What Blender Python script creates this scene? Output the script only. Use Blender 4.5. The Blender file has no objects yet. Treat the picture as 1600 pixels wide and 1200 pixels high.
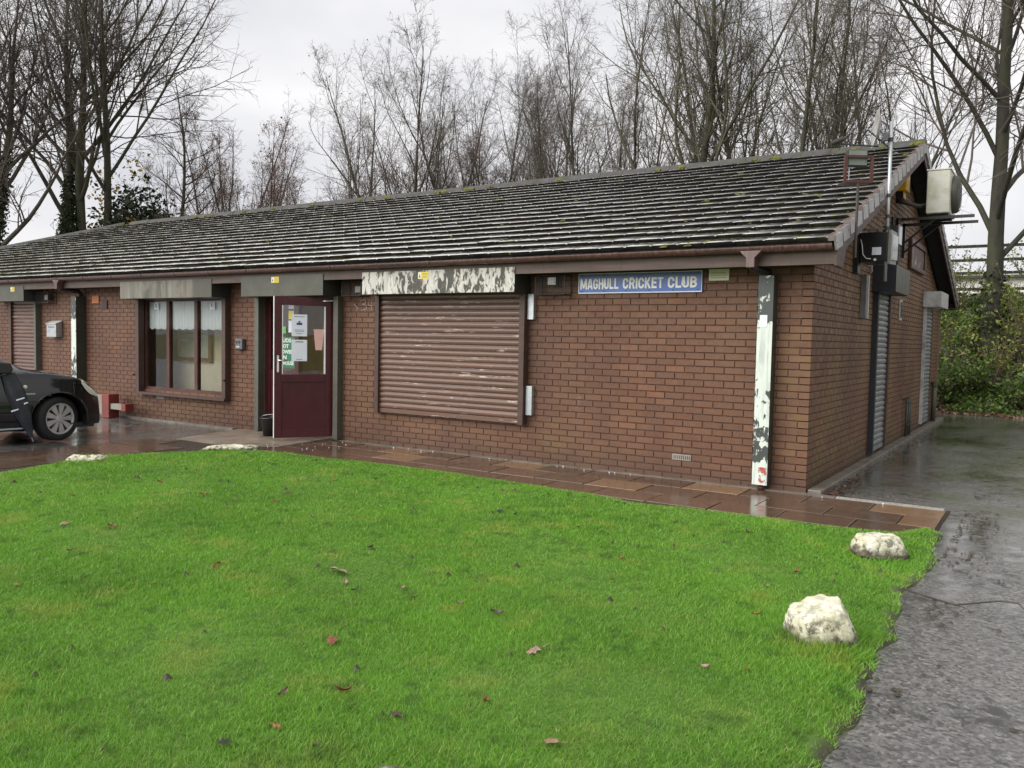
import bpy, math, random
import numpy as np
from mathutils import Vector, Matrix, noise as mnoise

random.seed(7)
rng = np.random.default_rng(11)
R = math.radians
scene = bpy.context.scene
COL = scene.collection

# ------------------------------------------------------------------ camera
cam_d = bpy.data.cameras.new('camera')
cam_d.sensor_width = 36.0
cam_d.lens = 1299.08 / 1600 * 36.0
cam_d.clip_end = 3000.0
cam = bpy.data.objects.new('camera', cam_d)
COL.objects.link(cam)
YAW, PITCH, ROLL = 0.58035, -0.05456, 0.01916
_f = Vector((-math.sin(YAW) * math.cos(PITCH), math.cos(YAW) * math.cos(PITCH), math.sin(PITCH)))
_r = Vector((math.cos(YAW), math.sin(YAW), 0))
_u = _r.cross(_f)
_r2 = _r * math.cos(ROLL) + _u * math.sin(ROLL)
_u2 = -_r * math.sin(ROLL) + _u * math.cos(ROLL)
CAM = Vector((2.1008, -8.727, 1.5398))
cam.matrix_world = Matrix(((_r2.x, _u2.x, -_f.x, CAM.x), (_r2.y, _u2.y, -_f.y, CAM.y),
                           (_r2.z, _u2.z, -_f.z, CAM.z), (0, 0, 0, 1)))
scene.camera = cam

# ------------------------------------------------------------------ overcast sky
SUN_EL, SUN_AZ = R(38), R(-150)          # azimuth measured from +Y towards +X
world = bpy.data.worlds.new('World')
scene.world = world
world.use_nodes = True
wn = world.node_tree
wn.nodes.clear()
w_out = wn.nodes.new('ShaderNodeOutputWorld')
w_bg = wn.nodes.new('ShaderNodeBackground')
w_sky = wn.nodes.new('ShaderNodeTexSky')
w_sky.sky_type = 'NISHITA'
w_sky.sun_disc = False
w_sky.sun_elevation = SUN_EL
w_sky.sun_rotation = SUN_AZ
w_sky.air_density = 1.0
w_sky.dust_density = 4.0
w_hs = wn.nodes.new('ShaderNodeHueSaturation')
w_hs.inputs['Saturation'].default_value = 0.25
w_tc = wn.nodes.new('ShaderNodeTexCoord')
w_map = wn.nodes.new('ShaderNodeMapping')
w_map.inputs['Scale'].default_value = (1.0, 1.0, 2.2)
w_no = wn.nodes.new('ShaderNodeTexNoise')
w_no.inputs['Scale'].default_value = 2.3
w_no.inputs['Detail'].default_value = 5.0
w_no.inputs['Roughness'].default_value = 0.5
w_cr = wn.nodes.new('ShaderNodeValToRGB')
w_cr.color_ramp.elements[0].position = 0.3
w_cr.color_ramp.elements[0].color = (5.0, 5.1, 5.45, 1)
w_cr.color_ramp.elements[1].position = 0.7
w_cr.color_ramp.elements[1].color = (7.9, 7.75, 7.7, 1)
w_mix = wn.nodes.new('ShaderNodeMix')
w_mix.data_type = 'RGBA'
w_mix.inputs['Factor'].default_value = 0.93      # cloud cover
L = wn.links.new
L(w_tc.outputs['Generated'], w_map.inputs['Vector'])
L(w_map.outputs['Vector'], w_no.inputs['Vector'])
L(w_no.outputs['Fac'], w_cr.inputs['Fac'])
L(w_sky.outputs['Color'], w_hs.inputs['Color'])
L(w_hs.outputs['Color'], w_mix.inputs[6])
L(w_cr.outputs['Color'], w_mix.inputs[7])
L(w_mix.outputs[2], w_bg.inputs['Color'])
w_bg.inputs['Strength'].default_value = 0.053
L(w_bg.outputs['Background'], w_out.inputs['Surface'])

sun_d = bpy.data.lights.new('sun', 'SUN')
sun_d.energy = 1.5
sun_d.angle = R(70)
sun_d.color = (1.0, 0.97, 0.93)
sun = bpy.data.objects.new('sun', sun_d)
COL.objects.link(sun)
sd = Vector((math.sin(SUN_AZ) * math.cos(SUN_EL), math.cos(SUN_AZ) * math.cos(SUN_EL), math.sin(SUN_EL)))
sun.rotation_euler = sd.to_track_quat('Z', 'Y').to_euler()

scene.view_settings.view_transform = 'Standard'
scene.view_settings.look = 'None'
scene.view_settings.exposure = 1.5
scene.view_settings.gamma = 1.0
scene.view_settings.use_curve_mapping = False
scene.render.engine = 'CYCLES'
scene.cycles.use_denoising = True
scene.cycles.max_bounces = 5
scene.cycles.diffuse_bounces = 3
scene.cycles.glossy_bounces = 3
scene.cycles.transparent_max_bounces = 12

# ------------------------------------------------------------------ helpers: objects
def world_of(o):
    m = o.matrix_basis.copy()
    while o.parent is not None:
        m = o.parent.matrix_basis @ o.matrix_parent_inverse @ m
        o = o.parent
    return m

def link(o, parent=None):
    COL.objects.link(o)
    if parent is not None:
        o.parent = parent
        o.matrix_parent_inverse = world_of(parent).inverted()
    return o

def tag(o, label=None, cat=None, group=None, kind=None):
    if label: o['label'] = label
    if cat: o['category'] = cat
    if group: o['group'] = group
    if kind: o['kind'] = kind
    return o

def empty(name, loc, label, cat, group=None, rz=0.0):
    o = bpy.data.objects.new(name, None)
    o.empty_display_size = 0.2
    o.location = loc
    o.rotation_euler = (0, 0, rz)
    COL.objects.link(o)
    return tag(o, label, cat, group)

class MB:
    """collects polygons for one mesh"""
    def __init__(s, M=None):
        s.v = []; s.f = []; s.t = []; s.uv = []; s.M = M
    def add(s, vs, fs, tint=None):
        b = len(s.v)
        if s.M is not None: vs = [tuple(s.M @ Vector(p)) for p in vs]
        s.v += [tuple(p) for p in vs]
        s.f += [tuple(i + b for i in f) for f in fs]
        s.t += [0.0 if tint is None else tint] * len(fs)
        return s
    def box(s, x0, x1, y0, y1, z0, z1, tint=None):
        if x0 > x1: x0, x1 = x1, x0
        if y0 > y1: y0, y1 = y1, y0
        if z0 > z1: z0, z1 = z1, z0
        return s.add([(x0,y0,z0),(x1,y0,z0),(x1,y1,z0),(x0,y1,z0),(x0,y0,z1),(x1,y0,z1),(x1,y1,z1),(x0,y1,z1)],
              [(0,3,2,1),(4,5,6,7),(0,1,5,4),(1,2,6,5),(2,3,7,6),(3,0,4,7)], tint)
    def quad(s, a, b, c, d, tint=None):
        return s.add([a,b,c,d], [(0,1,2,3)], tint)
    def prism(s, poly, axis, a0, a1, tint=None):
        """poly = list of 2D points in the two other axes (order xyz without axis)"""
        n = len(poly)
        def P(p, a):
            return {0:(a,p[0],p[1]), 1:(p[0],a,p[1]), 2:(p[0],p[1],a)}[axis]
        vs = [P(p,a0) for p in poly] + [P(p,a1) for p in poly]
        fs = [tuple(range(n)), tuple(range(2*n-1, n-1, -1))]
        fs += [((i+1)%n, i, n+i, n+(i+1)%n) for i in range(n)]
        return s.add(vs, fs, tint)
    def tube(s, pts, r, k=8, cap=True, tint=None):
        pts = [Vector(p) for p in pts]
        rs = r if isinstance(r, (list, tuple)) else [r]*len(pts)
        vs = []; prev = None
        for i, p in enumerate(pts):
            t = (pts[min(i+1,len(pts)-1)] - pts[max(i-1,0)]).normalized()
            if prev is None:
                ref = Vector((0,0,1)) if abs(t.z) < .9 else Vector((1,0,0))
                u = t.cross(ref).normalized()
            else:
                u = (prev - t*prev.dot(t)).normalized()
            prev = u
            w = t.cross(u)
            for j in range(k):
                a = 2*math.pi*j/k
                vs.append(p + (u*math.cos(a) + w*math.sin(a))*rs[i])
        fs = []
        for i in range(len(pts)-1):
            for j in range(k):
                fs.append((i*k+j, i*k+(j+1)%k, (i+1)*k+(j+1)%k, (i+1)*k+j))
        if cap:
            fs.append(tuple(range(k-1,-1,-1))); b=(len(pts)-1)*k
            fs.append(tuple(range(b,b+k)))
        return s.add(vs, fs, tint)
    def lathe(s, prof, c, axis, k=24, tint=None):
        """prof = [(r, h)], revolve about axis vector through c"""
        ax = Vector(axis).normalized()
        ref = Vector((0,0,1)) if abs(ax.z) < .9 else Vector((1,0,0))
        u = ax.cross(ref).normalized(); w = ax.cross(u); c = Vector(c)
        vs = []
        for r, h in prof:
            for j in range(k):
                a = 2*math.pi*j/k
                vs.append(c + ax*h + (u*math.cos(a)+w*math.sin(a))*r)
        fs = []
        for i in range(len(prof)-1):
            for j in range(k):
                fs.append((i*k+j, i*k+(j+1)%k, (i+1)*k+(j+1)%k, (i+1)*k+j))
        return s.add(vs, fs, tint)
    def mesh(s, name, mat, smooth=False):
        me = bpy.data.meshes.new(name)
        me.from_pydata(s.v, [], s.f)
        if mat: me.materials.append(mat)
        if any(s.t):
            a = me.attributes.new('tint', 'FLOAT', 'FACE')
            a.data.foreach_set('value', s.t)
        if smooth:
            me.polygons.foreach_set('use_smooth', [True]*len(me.polygons))
        me.update()
        return me
    def build(s, name, mat, parent=None, smooth=False, bevel=0.0):
        o = bpy.data.objects.new(name, s.mesh(name, mat, smooth))
        link(o, parent)
        if bevel:
            m = o.modifiers.new('bevel', 'BEVEL'); m.width = bevel; m.segments = 2; m.limit_method = 'ANGLE'
        return o

def np_mesh(name, V, F, mat, smooth=False, attrs=None):
    """V (n,3), F (m,k) arrays -> mesh"""
    me = bpy.data.meshes.new(name)
    V = np.ascontiguousarray(V, np.float32); F = np.ascontiguousarray(F, np.int32)
    me.vertices.add(len(V)); me.vertices.foreach_set('co', V.ravel())
    me.loops.add(F.size); me.loops.foreach_set('vertex_index', F.ravel())
    me.polygons.add(len(F))
    me.polygons.foreach_set('loop_start', np.arange(0, F.size, F.shape[1], dtype=np.int32))
    me.polygons.foreach_set('loop_total', np.full(len(F), F.shape[1], np.int32))
    if smooth: me.polygons.foreach_set('use_smooth', np.ones(len(F), bool))
    me.materials.append(mat)
    for k, a in (attrs or {}).items():
        at = me.attributes.new(k, 'FLOAT', 'POINT'); at.data.foreach_set('value', np.ascontiguousarray(a, np.float32))
    me.update(); me.validate()
    return me

# ------------------------------------------------------------------ helpers: materials
class NT:
    def __init__(s, name):
        s.m = bpy.data.materials.new(name); s.m.use_nodes = True
        s.t = s.m.node_tree; s.t.nodes.clear()
        s.out = s.n('ShaderNodeOutputMaterial')
        s.b = s.n('ShaderNodeBsdfPrincipled')
        s.l(s.b.outputs[0], s.out.inputs['Surface'])
        s._pos = None
    def n(s, t, **kw):
        nd = s.t.nodes.new(t)
        for k, v in kw.items(): setattr(nd, k, v)
        return nd
    def l(s, a, b): s.t.links.new(a, b)
    def put(s, sock, v):
        if hasattr(v, 'is_linked') or isinstance(v, bpy.types.NodeSocket): s.l(v, sock)
        elif isinstance(v, (tuple, list)) and len(v) == 3 and sock.type == 'RGBA': sock.default_value = (*v, 1)
        else: sock.default_value = v
    def pos(s):
        if s._pos is None: s._pos = s.n('ShaderNodeNewGeometry').outputs['Position']
        return s._pos
    def scaled(s, sc, v=None):
        m = s.n('ShaderNodeMapping'); m.inputs['Scale'].default_value = sc
        s.l(v or s.pos(), m.inputs['Vector']); return m.outputs[0]
    def noise(s, scale, detail=4, rough=.55, vec=None, dist=0.0):
        n = s.n('ShaderNodeTexNoise')
        s.l(vec or s.pos(), n.inputs['Vector'])
        n.inputs['Scale'].default_value = scale; n.inputs['Detail'].default_value = detail
        n.inputs['Roughness'].default_value = rough; n.inputs['Distortion'].default_value = dist
        return n.outputs['Fac']
    def ramp(s, f, *st):
        r = s.n('ShaderNodeValToRGB'); e = r.color_ramp.elements
        while len(e) < len(st): e.new(.5)
        for i, (p, c) in enumerate(st):
            e[i].position = p; e[i].color = (*c, 1) if isinstance(c, (tuple, list)) else (c, c, c, 1)
        s.put(r.inputs[0], f); return r.outputs[0]
    def mix(s, f, a, b, mode='MIX'):
        m = s.n('ShaderNodeMix', data_type='RGBA', blend_type=mode)
        s.put(m.inputs[0], f); s.put(m.inputs[6], a); s.put(m.inputs[7], b); return m.outputs[2]
    def math(s, op, a, b=0.0, clamp=False):
        m = s.n('ShaderNodeMath', operation=op, use_clamp=clamp)
        s.put(m.inputs[0], a); s.put(m.inputs[1], b); return m.outputs[0]
    def sep(s, v=None):
        x = s.n('ShaderNodeSeparateXYZ'); s.l(v or s.pos(), x.inputs[0]); return x.outputs
    def attr(s, name):
        return s.n('ShaderNodeAttribute', attribute_name=name).outputs['Fac']
    def rnd(s):
        a = s.math('ADD', s.attr('tint'), s.n('ShaderNodeObjectInfo').outputs['Random'])
        return s.math('FRACT', a)
    def bump(s, h, strength=.3, dist=.01):
        b = s.n('ShaderNodeBump'); b.inputs['Strength'].default_value = strength; b.inputs['Distance'].default_value = dist
        s.l(h, b.inputs['Height']); s.l(b.outputs[0], s.b.inputs['Normal'])
    def set(s, **kw):
        for k, v in kw.items(): s.put(s.b.inputs[{'col':'Base Color','rough':'Roughness','metal':'Metallic','spec':'Specular IOR Level','coat':'Coat Weight','emit':'Emission Color','es':'Emission Strength','alpha':'Alpha','sss':'Subsurface Weight','trans':'Transmission Weight'}.get(k,k)], v)
        return s.m

def simple(name, c, rough=.5, metal=0.0, var=.18, scale=9.0, bump=.15, dirt=None, coat=0.0, spec=.5):
    t = NT(name)
    f = t.noise(scale, 6, .6)
    lo = tuple(x*(1-var) for x in c); hi = tuple(min(1, x*(1+var)) for x in c)
    col = t.ramp(f, (.3, lo), (.7, hi))
    if dirt:
        col = t.mix(t.ramp(t.noise(3.1, 8, .65), (.48, 0.0), (.68, .8)), col, dirt)
    t.set(col=col, rough=t.math('ADD', rough-.08, t.math('MULTIPLY', t.noise(scale*1.7, 4), .16)), metal=metal, coat=coat, spec=spec)
    if bump: t.bump(t.noise(scale*9, 4), bump, .004)
    return t.m

def peel(name, under, paint, scale, thr, vert=1.0, soft=.02, rough=.5):
    """flaking paint: patches of paint left on a darker ground"""
    t = NT(name)
    v = t.scaled((1, 1, vert))
    f = t.noise(scale, 8, .62, v, .6)
    f2 = t.noise(scale*.22, 3, .5, v)
    f = t.math('ADD', f, t.math('MULTIPLY', t.math('SUBTRACT', f2, .5), .55))
    m = t.ramp(f, (thr-soft, 0.0), (thr+soft, 1.0))
    und = t.mix(t.noise(14, 5), tuple(c*.7 for c in under), tuple(c*1.3 for c in under))
    pc = t.mix(t.ramp(t.noise(5, 6), (.35, 0.0), (.75, .5)), paint, tuple(c*.62 for c in paint))
    pc = t.mix(t.ramp(t.noise(scale*1.6, 5, .6, t.scaled((1, 1, .10))), (.48, 0.0), (.70, .75)), pc, tuple(c*.38 for c in paint))
    edge = t.ramp(f, (thr-.055, 0.0), (thr-.02, .55), (thr+.02, .55), (thr+.05, 0.0))
    col = t.mix(t.math('MULTIPLY', edge, t.noise(60, 3)), t.mix(m, und, pc), (.22,.17,.12))
    t.set(col=col, rough=rough)
    t.bump(m, .8, .004)
    return t.m

M = {}
def make_materials():
    # bricks -----------------------------------------------------------
    t = NT('brick')
    r = t.rnd()
    base = t.ramp(r, (0.0, (.103,.051,.033)), (.25, (.142,.070,.044)), (.55, (.125,.064,.041)), (.8, (.163,.081,.050)), (.93, (.186,.099,.060)), (1.0, (.225,.104,.060)))
    base = t.mix(.45, base, t.ramp(t.noise(26, 7, .7), (.25, (.083,.040,.027)), (.75, (.205,.104,.066))))
    big = t.noise(.5, 4, .55)
    base = t.mix(t.ramp(big, (.40, 0.0), (.62, .65)), base, (.178,.104,.064))
    base = t.mix(t.ramp(t.noise(.8, 5, .6, t.scaled((1, 1, .6))), (.46, 0.0), (.66, .6)), base, (.085,.044,.034))
    x, y, z = t.sep()
    r2 = t.math('FRACT', t.math('MULTIPLY', r, 7.31))
    # green-yellow algae where rain runs off the corner and along the side, brick by brick
    side = t.ramp(t.math('ADD', t.math('MULTIPLY', x, 1.1), 1.0), (.30, 0.0), (.85, 1.0))
    al = t.ramp(t.math('ADD', t.noise(1.3, 6, .6, t.scaled((1, 1, .55))), t.math('MULTIPLY', r2, .10)), (.50, 0.0), (.66, .70))
    base = t.mix(t.math('MULTIPLY', al, side), base, (.195,.128,.062))
    al2 = t.ramp(t.math('ADD', t.noise(.9, 6, .65, t.scaled((1, 1, 2.5))), t.math('MULTIPLY', r2, .06)), (.54, 0.0), (.68, .5))
    low = t.ramp(z, (.25, 1.0), (1.2, 0.0))
    base = t.mix(t.math('MULTIPLY', al2, low), base, (.185,.125,.055))
    gr = t.ramp(t.math('ADD', t.noise(2.2, 5, .6), t.math('MULTIPLY', z, -.25)), (.44, 0.0), (.58, .6))
    base = t.mix(t.math('MULTIPLY', gr, side), base, (.125,.115,.038))
    # splashed, damp foot of the wall
    base = t.mix(t.ramp(t.math('ADD', z, t.math('MULTIPLY', t.math('SUBTRACT', t.noise(3, 5), .5), .3)), (.05, .6), (.34, 0.0)), base, (.070,.044,.034))
    # rain streaks below the eaves
    stk = t.math('MULTIPLY', t.ramp(t.noise(5, 5, .6, t.scaled((1, 1, .06))), (.50, 0.0), (.66, .6)), t.ramp(z, (1.2, 0.0), (2.3, 1.0)))
    base = t.mix(stk, base, (.065,.036,.028))
    # salts and chips
    base = t.mix(t.ramp(t.noise(2.1, 8, .72), (.63, 0.0), (.76, .35)), base, (.36,.29,.25))
    base = t.mix(t.ramp(t.noise(11, 3, .5), (.775, 0.0), (.79, .8)), base, (.52,.42,.36))
    base = t.mix(1.0, base, (.95,.89,.83), 'MULTIPLY')
    t.set(col=base, rough=t.ramp(t.noise(12, 5), (.3, .45), (.7, .8)), spec=.35)
    t.bump(t.noise(70, 5, .7), .4, .005)
    M['brick'] = t.m
    t = NT('mortar')
    mc = t.ramp(t.noise(5, 7, .65), (.3, (.062,.033,.023)), (.60, (.102,.056,.040)), (.74, (.140,.084,.062)))
    mc = t.mix(t.ramp(t.noise(1.9, 7, .7, t.scaled((.35, 1, 3))), (.63, 0.0), (.71, .7)), mc, (.26,.20,.15))
    t.set(col=mc, rough=.9)
    M['mortar'] = t.m
    t = NT('far_brick')
    br = t.n('ShaderNodeTexBrick'); br.offset = .5
    t.l(t.scaled((1, 1, 1)), br.inputs['Vector'])
    br.inputs['Scale'].default_value = 1; br.inputs['Brick Width'].default_value = .225; br.inputs['Row Height'].default_value = .075
    br.inputs['Mortar Size'].default_value = .006
    br.inputs['Color1'].default_value = (.17,.08,.06,1); br.inputs['Color2'].default_value = (.21,.11,.08,1); br.inputs['Mortar'].default_value = (.05,.04,.035,1)
    t.set(col=br.outputs['Color'], rough=.8); M['far_brick'] = t.m
    M['air_brick'] = simple('air_brick', (.26,.235,.20), .8)
    # roof ---------------------------------------------------------------
    t = NT('roof_tile')
    r = t.rnd()
    uv = t.n('ShaderNodeUVMap').outputs[0]
    u_, v_, _z = t.sep(uv)
    base = t.ramp(r, (0.0, (.018,.017,.016)), (.5, (.026,.024,.022)), (1.0, (.036,.032,.029)))
    base = t.mix(.45, base, t.ramp(t.noise(24, 6, .7), (.3, (.010,.010,.009)), (.75, (.055,.050,.045))))
    x, y, z = t.sep()
    # older lichen towards the far end; debris and moss gather under the laps
    far = t.ramp(t.math('MULTIPLY', x, -.05), (.22, 0.0), (.95, 1.0))
    mo = t.math('ADD', t.noise(16, 6, .7), t.math('MULTIPLY', t.math('SUBTRACT', t.noise(1.3, 4, .6), .5), .5))
    vb = t.ramp(t.math('ADD', v_, t.math('MULTIPLY', t.math('SUBTRACT', r, .5), .16)), (.26, 0.0), (.52, 1.0))
    mo = t.math('ADD', mo, t.math('ADD', t.math('MULTIPLY', vb, .24), t.math('MULTIPLY', far, .12)))
    moss = t.ramp(mo, (.62, 0.0), (.74, .96))
    base = t.mix(moss, base, t.mix(t.noise(40, 3), (.008,.008,.005), (.038,.039,.018)))
    base = t.mix(t.ramp(t.noise(1.1, 6, .7), (.60, 0.0), (.72, .25)), base, (.10,.036,.024))
    base = t.mix(t.math('MULTIPLY', far, .5), base, (.062,.060,.040))
    ro = t.math('ADD', t.ramp(t.noise(9, 5), (.3, .22), (.7, .36)), t.math('MULTIPLY', moss, .50), True)
    ro = t.math('ADD', ro, t.math('MULTIPLY', far, .16), True)
    cw = t.math('SUBTRACT', 1.0, t.math('ADD', moss, t.math('MULTIPLY', far, .45), True), True)
    t.set(col=base, rough=ro, spec=t.math('MULTIPLY', cw, .8), coat=cw)
    t.b.inputs['Coat IOR'].default_value = 2.15; t.b.inputs['Coat Roughness'].default_value = .26
    t.bump(t.noise(55, 5, .7), .10, .004); M['roof_tile'] = t.m
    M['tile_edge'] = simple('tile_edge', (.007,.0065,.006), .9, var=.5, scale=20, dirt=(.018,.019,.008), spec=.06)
    M['ridge'] = simple('ridge_tile', (.075,.073,.072), .7, dirt=(.045,.05,.022), scale=5, spec=.18)
    M['verge'] = simple('verge_tile', (.25,.24,.235), .30, dirt=(.10,.055,.042), scale=6)
    M['verge_red'] = simple('verge_tile_red', (.14,.055,.04), .4, scale=6)
    t = NT('moss')
    t.set(col=t.mix(t.noise(18, 5), (.055,.065,.012), (.21,.205,.04)), rough=.95); t.bump(t.noise(120, 4), .8, .02); M['moss'] = t.m
    M['felt'] = simple('roof_felt', (.02,.02,.02), .9)
    # timber, plastic, metal ------------------------------------------------
    t = NT('fascia')
    f = t.noise(6, 7, .6, t.scaled((.25, 1, 3)))
    col = t.ramp(f, (.3, (.060,.038,.031)), (.7, (.120,.080,.065)))
    x, y, z = t.sep()
    run = t.noise(26, 4, .6, t.scaled((1, 1, .08)))
    col = t.mix(t.ramp(run, (.52, 0.0), (.66, .55)), col, (.06,.045,.035))
    t.set(col=col, rough=.62); t.bump(f, .2, .004); M['fascia'] = t.m
    t = NT('gutter')
    run = t.noise(34, 4, .6, t.scaled((1, 1, .06)))
    col = t.mix(t.ramp(run, (.45, 0.0), (.62, .75)), (.075,.035,.030), (.155,.085,.072))
    col = t.mix(t.ramp(t.noise(.8, 5), (.55, 0.0), (.7, .8)), col, (.035,.025,.022))
    t.set(col=col, rough=.35, coat=.2); M['gutter'] = t.m
    M['brown'] = simple('brown_paint', (.070,.027,.022), .38, var=.25, dirt=(.11,.058,.047), spec=.3)
    M['slat'] = None
    t = NT('shutter_slat')
    r = t.rnd()
    col = t.ramp(r, (0, (.116,.064,.047)), (1, (.150,.083,.061)))
    dirt = t.noise(4, 7, .65, t.scaled((.5, 1, 1)))
    col = t.mix(t.ramp(dirt, (.5, 0.0), (.72, .6)), col, (.105,.06,.048))
    ch = t.noise(24, 6, .7, t.scaled((.22, 1, 2.2)))
    ch2 = t.noise(3.2, 3, .5, t.scaled((.6, 1, 6)))
    chm = t.math('MULTIPLY', t.ramp(ch, (.56, 0.0), (.60, 1.0)), t.ramp(ch2, (.54, 0.0), (.64, .85)))
    col = t.mix(chm, col, (.55,.46,.40))
    t.set(col=col, rough=.36); t.bump(t.noise(40, 4), .1, .003); M['slat'] = t.m
    t = NT('galvanised_slat')
    col = t.ramp(t.noise(9, 6, .6), (.3, (.20,.205,.21)), (.7, (.40,.41,.42)))
    t.set(col=col, rough=.4, metal=.55); M['galv'] = t.m
    M['box_green'] = simple('dark_green_steel', (.056,.058,.042), .45, var=.22, dirt=(.045,.043,.03), scale=5)
    M['box_dark'] = simple('dark_steel', (.035,.036,.034), .5)
    M['box_window'] = peel('weathered_box_paint', (.055,.055,.040), (.20,.19,.155), 4.0, .55, .22, .14)
    M['box_flaked'] = peel('flaked_white_paint', (.040,.042,.033), (.56,.55,.50), 17.0, .47, .45)
    t = NT('peeling_post_paint')
    x, y, z = t.sep()
    v = t.scaled((1, 1, .7))
    f = t.math('ADD', t.noise(13, 8, .62, v, .6), t.math('MULTIPLY', t.math('SUBTRACT', t.noise(4, 3, .5, v), .5), .35))
    cov = t.ramp(t.math('MULTIPLY', z, .42), (.04, .68), (.115, .60), (.14, .43), (.30, .50), (.47, .53), (.55, .72), (.70, .70), (.755, .40), (.95, .36))
    f = t.math('ADD', f, t.math('SUBTRACT', cov, .5))
    m = t.ramp(f, (.485, 0.0), (.505, 1.0))
    und = t.mix(t.noise(14, 5), (.033,.040,.038), (.062,.070,.066))
    pc = t.mix(t.ramp(t.noise(5, 6), (.35, 0.0), (.75, .4)), (.62,.68,.62), (.44,.50,.45))
    pc = t.mix(t.ramp(t.noise(30, 5, .6, t.scaled((1, 1, .08))), (.50, 0.0), (.72, .6)), pc, (.22,.25,.21))
    t.set(col=t.mix(m, und, pc), rough=.45); t.bump(m, .8, .004); M['post_peel'] = t.m
    M['post_plain'] = simple('dark_post_paint', (.036,.038,.030), .5, dirt=(.05,.058,.028))
    M['rail'] = simple('rail_brown', (.075,.045,.037), .42, spec=.3)
    M['rail_dark'] = simple('rail_grey_green', (.085,.085,.068), .45)
    M['navy'] = simple('navy_steel', (.018,.021,.028), .45)
    M['steel'] = simple('zinc_plate', (.42,.45,.47), .35, .5)
    M['greyplate'] = simple('pale_grey_steel', (.46,.46,.45), .45, var=.1, dirt=(.2,.2,.18))
    M['maroon'] = simple('maroon_door', (.062,.011,.015), .32, var=.18, bump=.03, spec=.35)
    M['white'] = simple('white_plastic', (.85,.85,.83), .35, var=.04, bump=0)
    M['cream'] = simple('cream_casing', (.54,.535,.47), .45, var=.06, bump=.03, dirt=(.33,.34,.2))
    M['black'] = simple('black_plastic', (.014,.014,.015), .35, bump=.05)
    M['wire'] = simple('wire_mesh', (.055,.048,.042), .5, .4)
    M['lens'] = simple('lamp_glass', (.40,.42,.41), .12, var=.05, bump=0)
    M['chrome'] = simple('chrome', (.75,.75,.75), .18, .9, bump=0)
    M['yellow'] = simple('yellow_plastic', (.62,.36,.02), .4, var=.1)
    M['sticker'] = simple('warning_sticker', (.78,.62,.02), .4, var=.05, bump=0)
    M['red'] = simple('red_paint', (.17,.026,.018), .5, var=.25, dirt=(.09,.025,.018))
    M['timber'] = simple('grey_timber', (.22,.20,.17), .7)
    M['orange'] = simple('orange_tile', (.40,.135,.055), .6)
    M['ink'] = simple('ink', (.10,.10,.12), .6, bump=0, var=.05)
    M['paper'] = simple('paper', (.74,.78,.86), .6, var=.03, bump=0)
    M['pink'] = simple('pink_paper', (.72,.44,.40), .6, var=.04, bump=0)
    M['notice'] = simple('notice_plate', (.60,.62,.44), .4, var=.05, bump=0)
    M['green_sign'] = simple('green_sign', (.01,.16,.085), .4, var=.05, bump=0)
    M['lime'] = simple('lime_sticker', (.10,.50,.07), .4, var=.05, bump=0)
    M['ochre'] = simple('ochre_wall', (.72,.47,.17), .7, var=.1)
    M['beige'] = simple('beige_wall', (.78,.68,.46), .75, var=.06)
    M['wood'] = simple('brown_wood', (.24,.12,.04), .45, var=.3)
    M['carpet'] = simple('carpet', (.20,.22,.09), .95)
    M['ceiling'] = simple('ceiling', (.7,.68,.62), .85, var=.03)
    t = NT('sign_blue')
    col = t.ramp(t.noise(3.2, 5, .6), (.3, (.032,.105,.40)), (.7, (.060,.165,.52)))
    x, y, z = t.sep()
    up = t.ramp(t.math('ADD', t.math('MULTIPLY', t.math('SUBTRACT', z, 2.09), 4.0), t.math('MULTIPLY', t.math('SUBTRACT', t.noise(4, 6), .5), .9)), (.55, 0.0), (1.0, .75))
    col = t.mix(up, col, (.16,.17,.22))
    t.set(col=col, rough=.3); M['sign_blue'] = t.m
    t = NT('net_curtain')
    t.set(col=(.88,.92,.94), rough=.9)
    tl = t.n('ShaderNodeBsdfTranslucent'); tl.inputs[0].default_value = (.8,.85,.87,1)
    ms = t.n('ShaderNodeMixShader'); ms.inputs[0].default_value = .25
    t.l(t.b.outputs[0], ms.inputs[1]); t.l(tl.outputs[0], ms.inputs[2]); t.l(ms.outputs[0], t.out.inputs['Surface']); M['curtain'] = t.m
    # glass: thin pane, sees through and mirrors the sky
    t = NT('glass')
    tr = t.n('ShaderNodeBsdfTransparent'); tr.inputs[0].default_value = (.86,.89,.87,1)
    gl = t.n('ShaderNodeBsdfGlossy'); gl.inputs['Roughness'].default_value = .015
    fr = t.n('ShaderNodeFresnel'); fr.inputs[0].default_value = 1.5
    bp = t.n('ShaderNodeBump'); bp.inputs['Strength'].default_value = .06; bp.inputs['Distance'].default_value = .02
    t.l(t.noise(3.0, 2, .5, t.scaled((.5, 1, 2.2))), bp.inputs['Height'])
    t.l(bp.outputs[0], gl.inputs['Normal'])
    ms = t.n('ShaderNodeMixShader')
    t.l(t.math('ADD', fr.outputs[0], .05, True), ms.inputs[0]); t.l(tr.outputs[0], ms.inputs[1]); t.l(gl.outputs[0], ms.inputs[2])
    t.l(ms.outputs[0], t.out.inputs['Surface']); M['glass'] = t.m
    # ground ---------------------------------------------------------------
    t = NT('wet_asphalt')
    f = t.noise(75, 6, .8); g = t.noise(.42, 6, .60); h = t.noise(6, 6, .65)
    vo = t.n('ShaderNodeTexVoronoi'); t.l(t.pos(), vo.inputs['Vector']); vo.inputs['Scale'].default_value = 62
    chip = t.math('FRACT', t.math('MULTIPLY', t.sep(vo.outputs['Color'])[0], 1.0))
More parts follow.
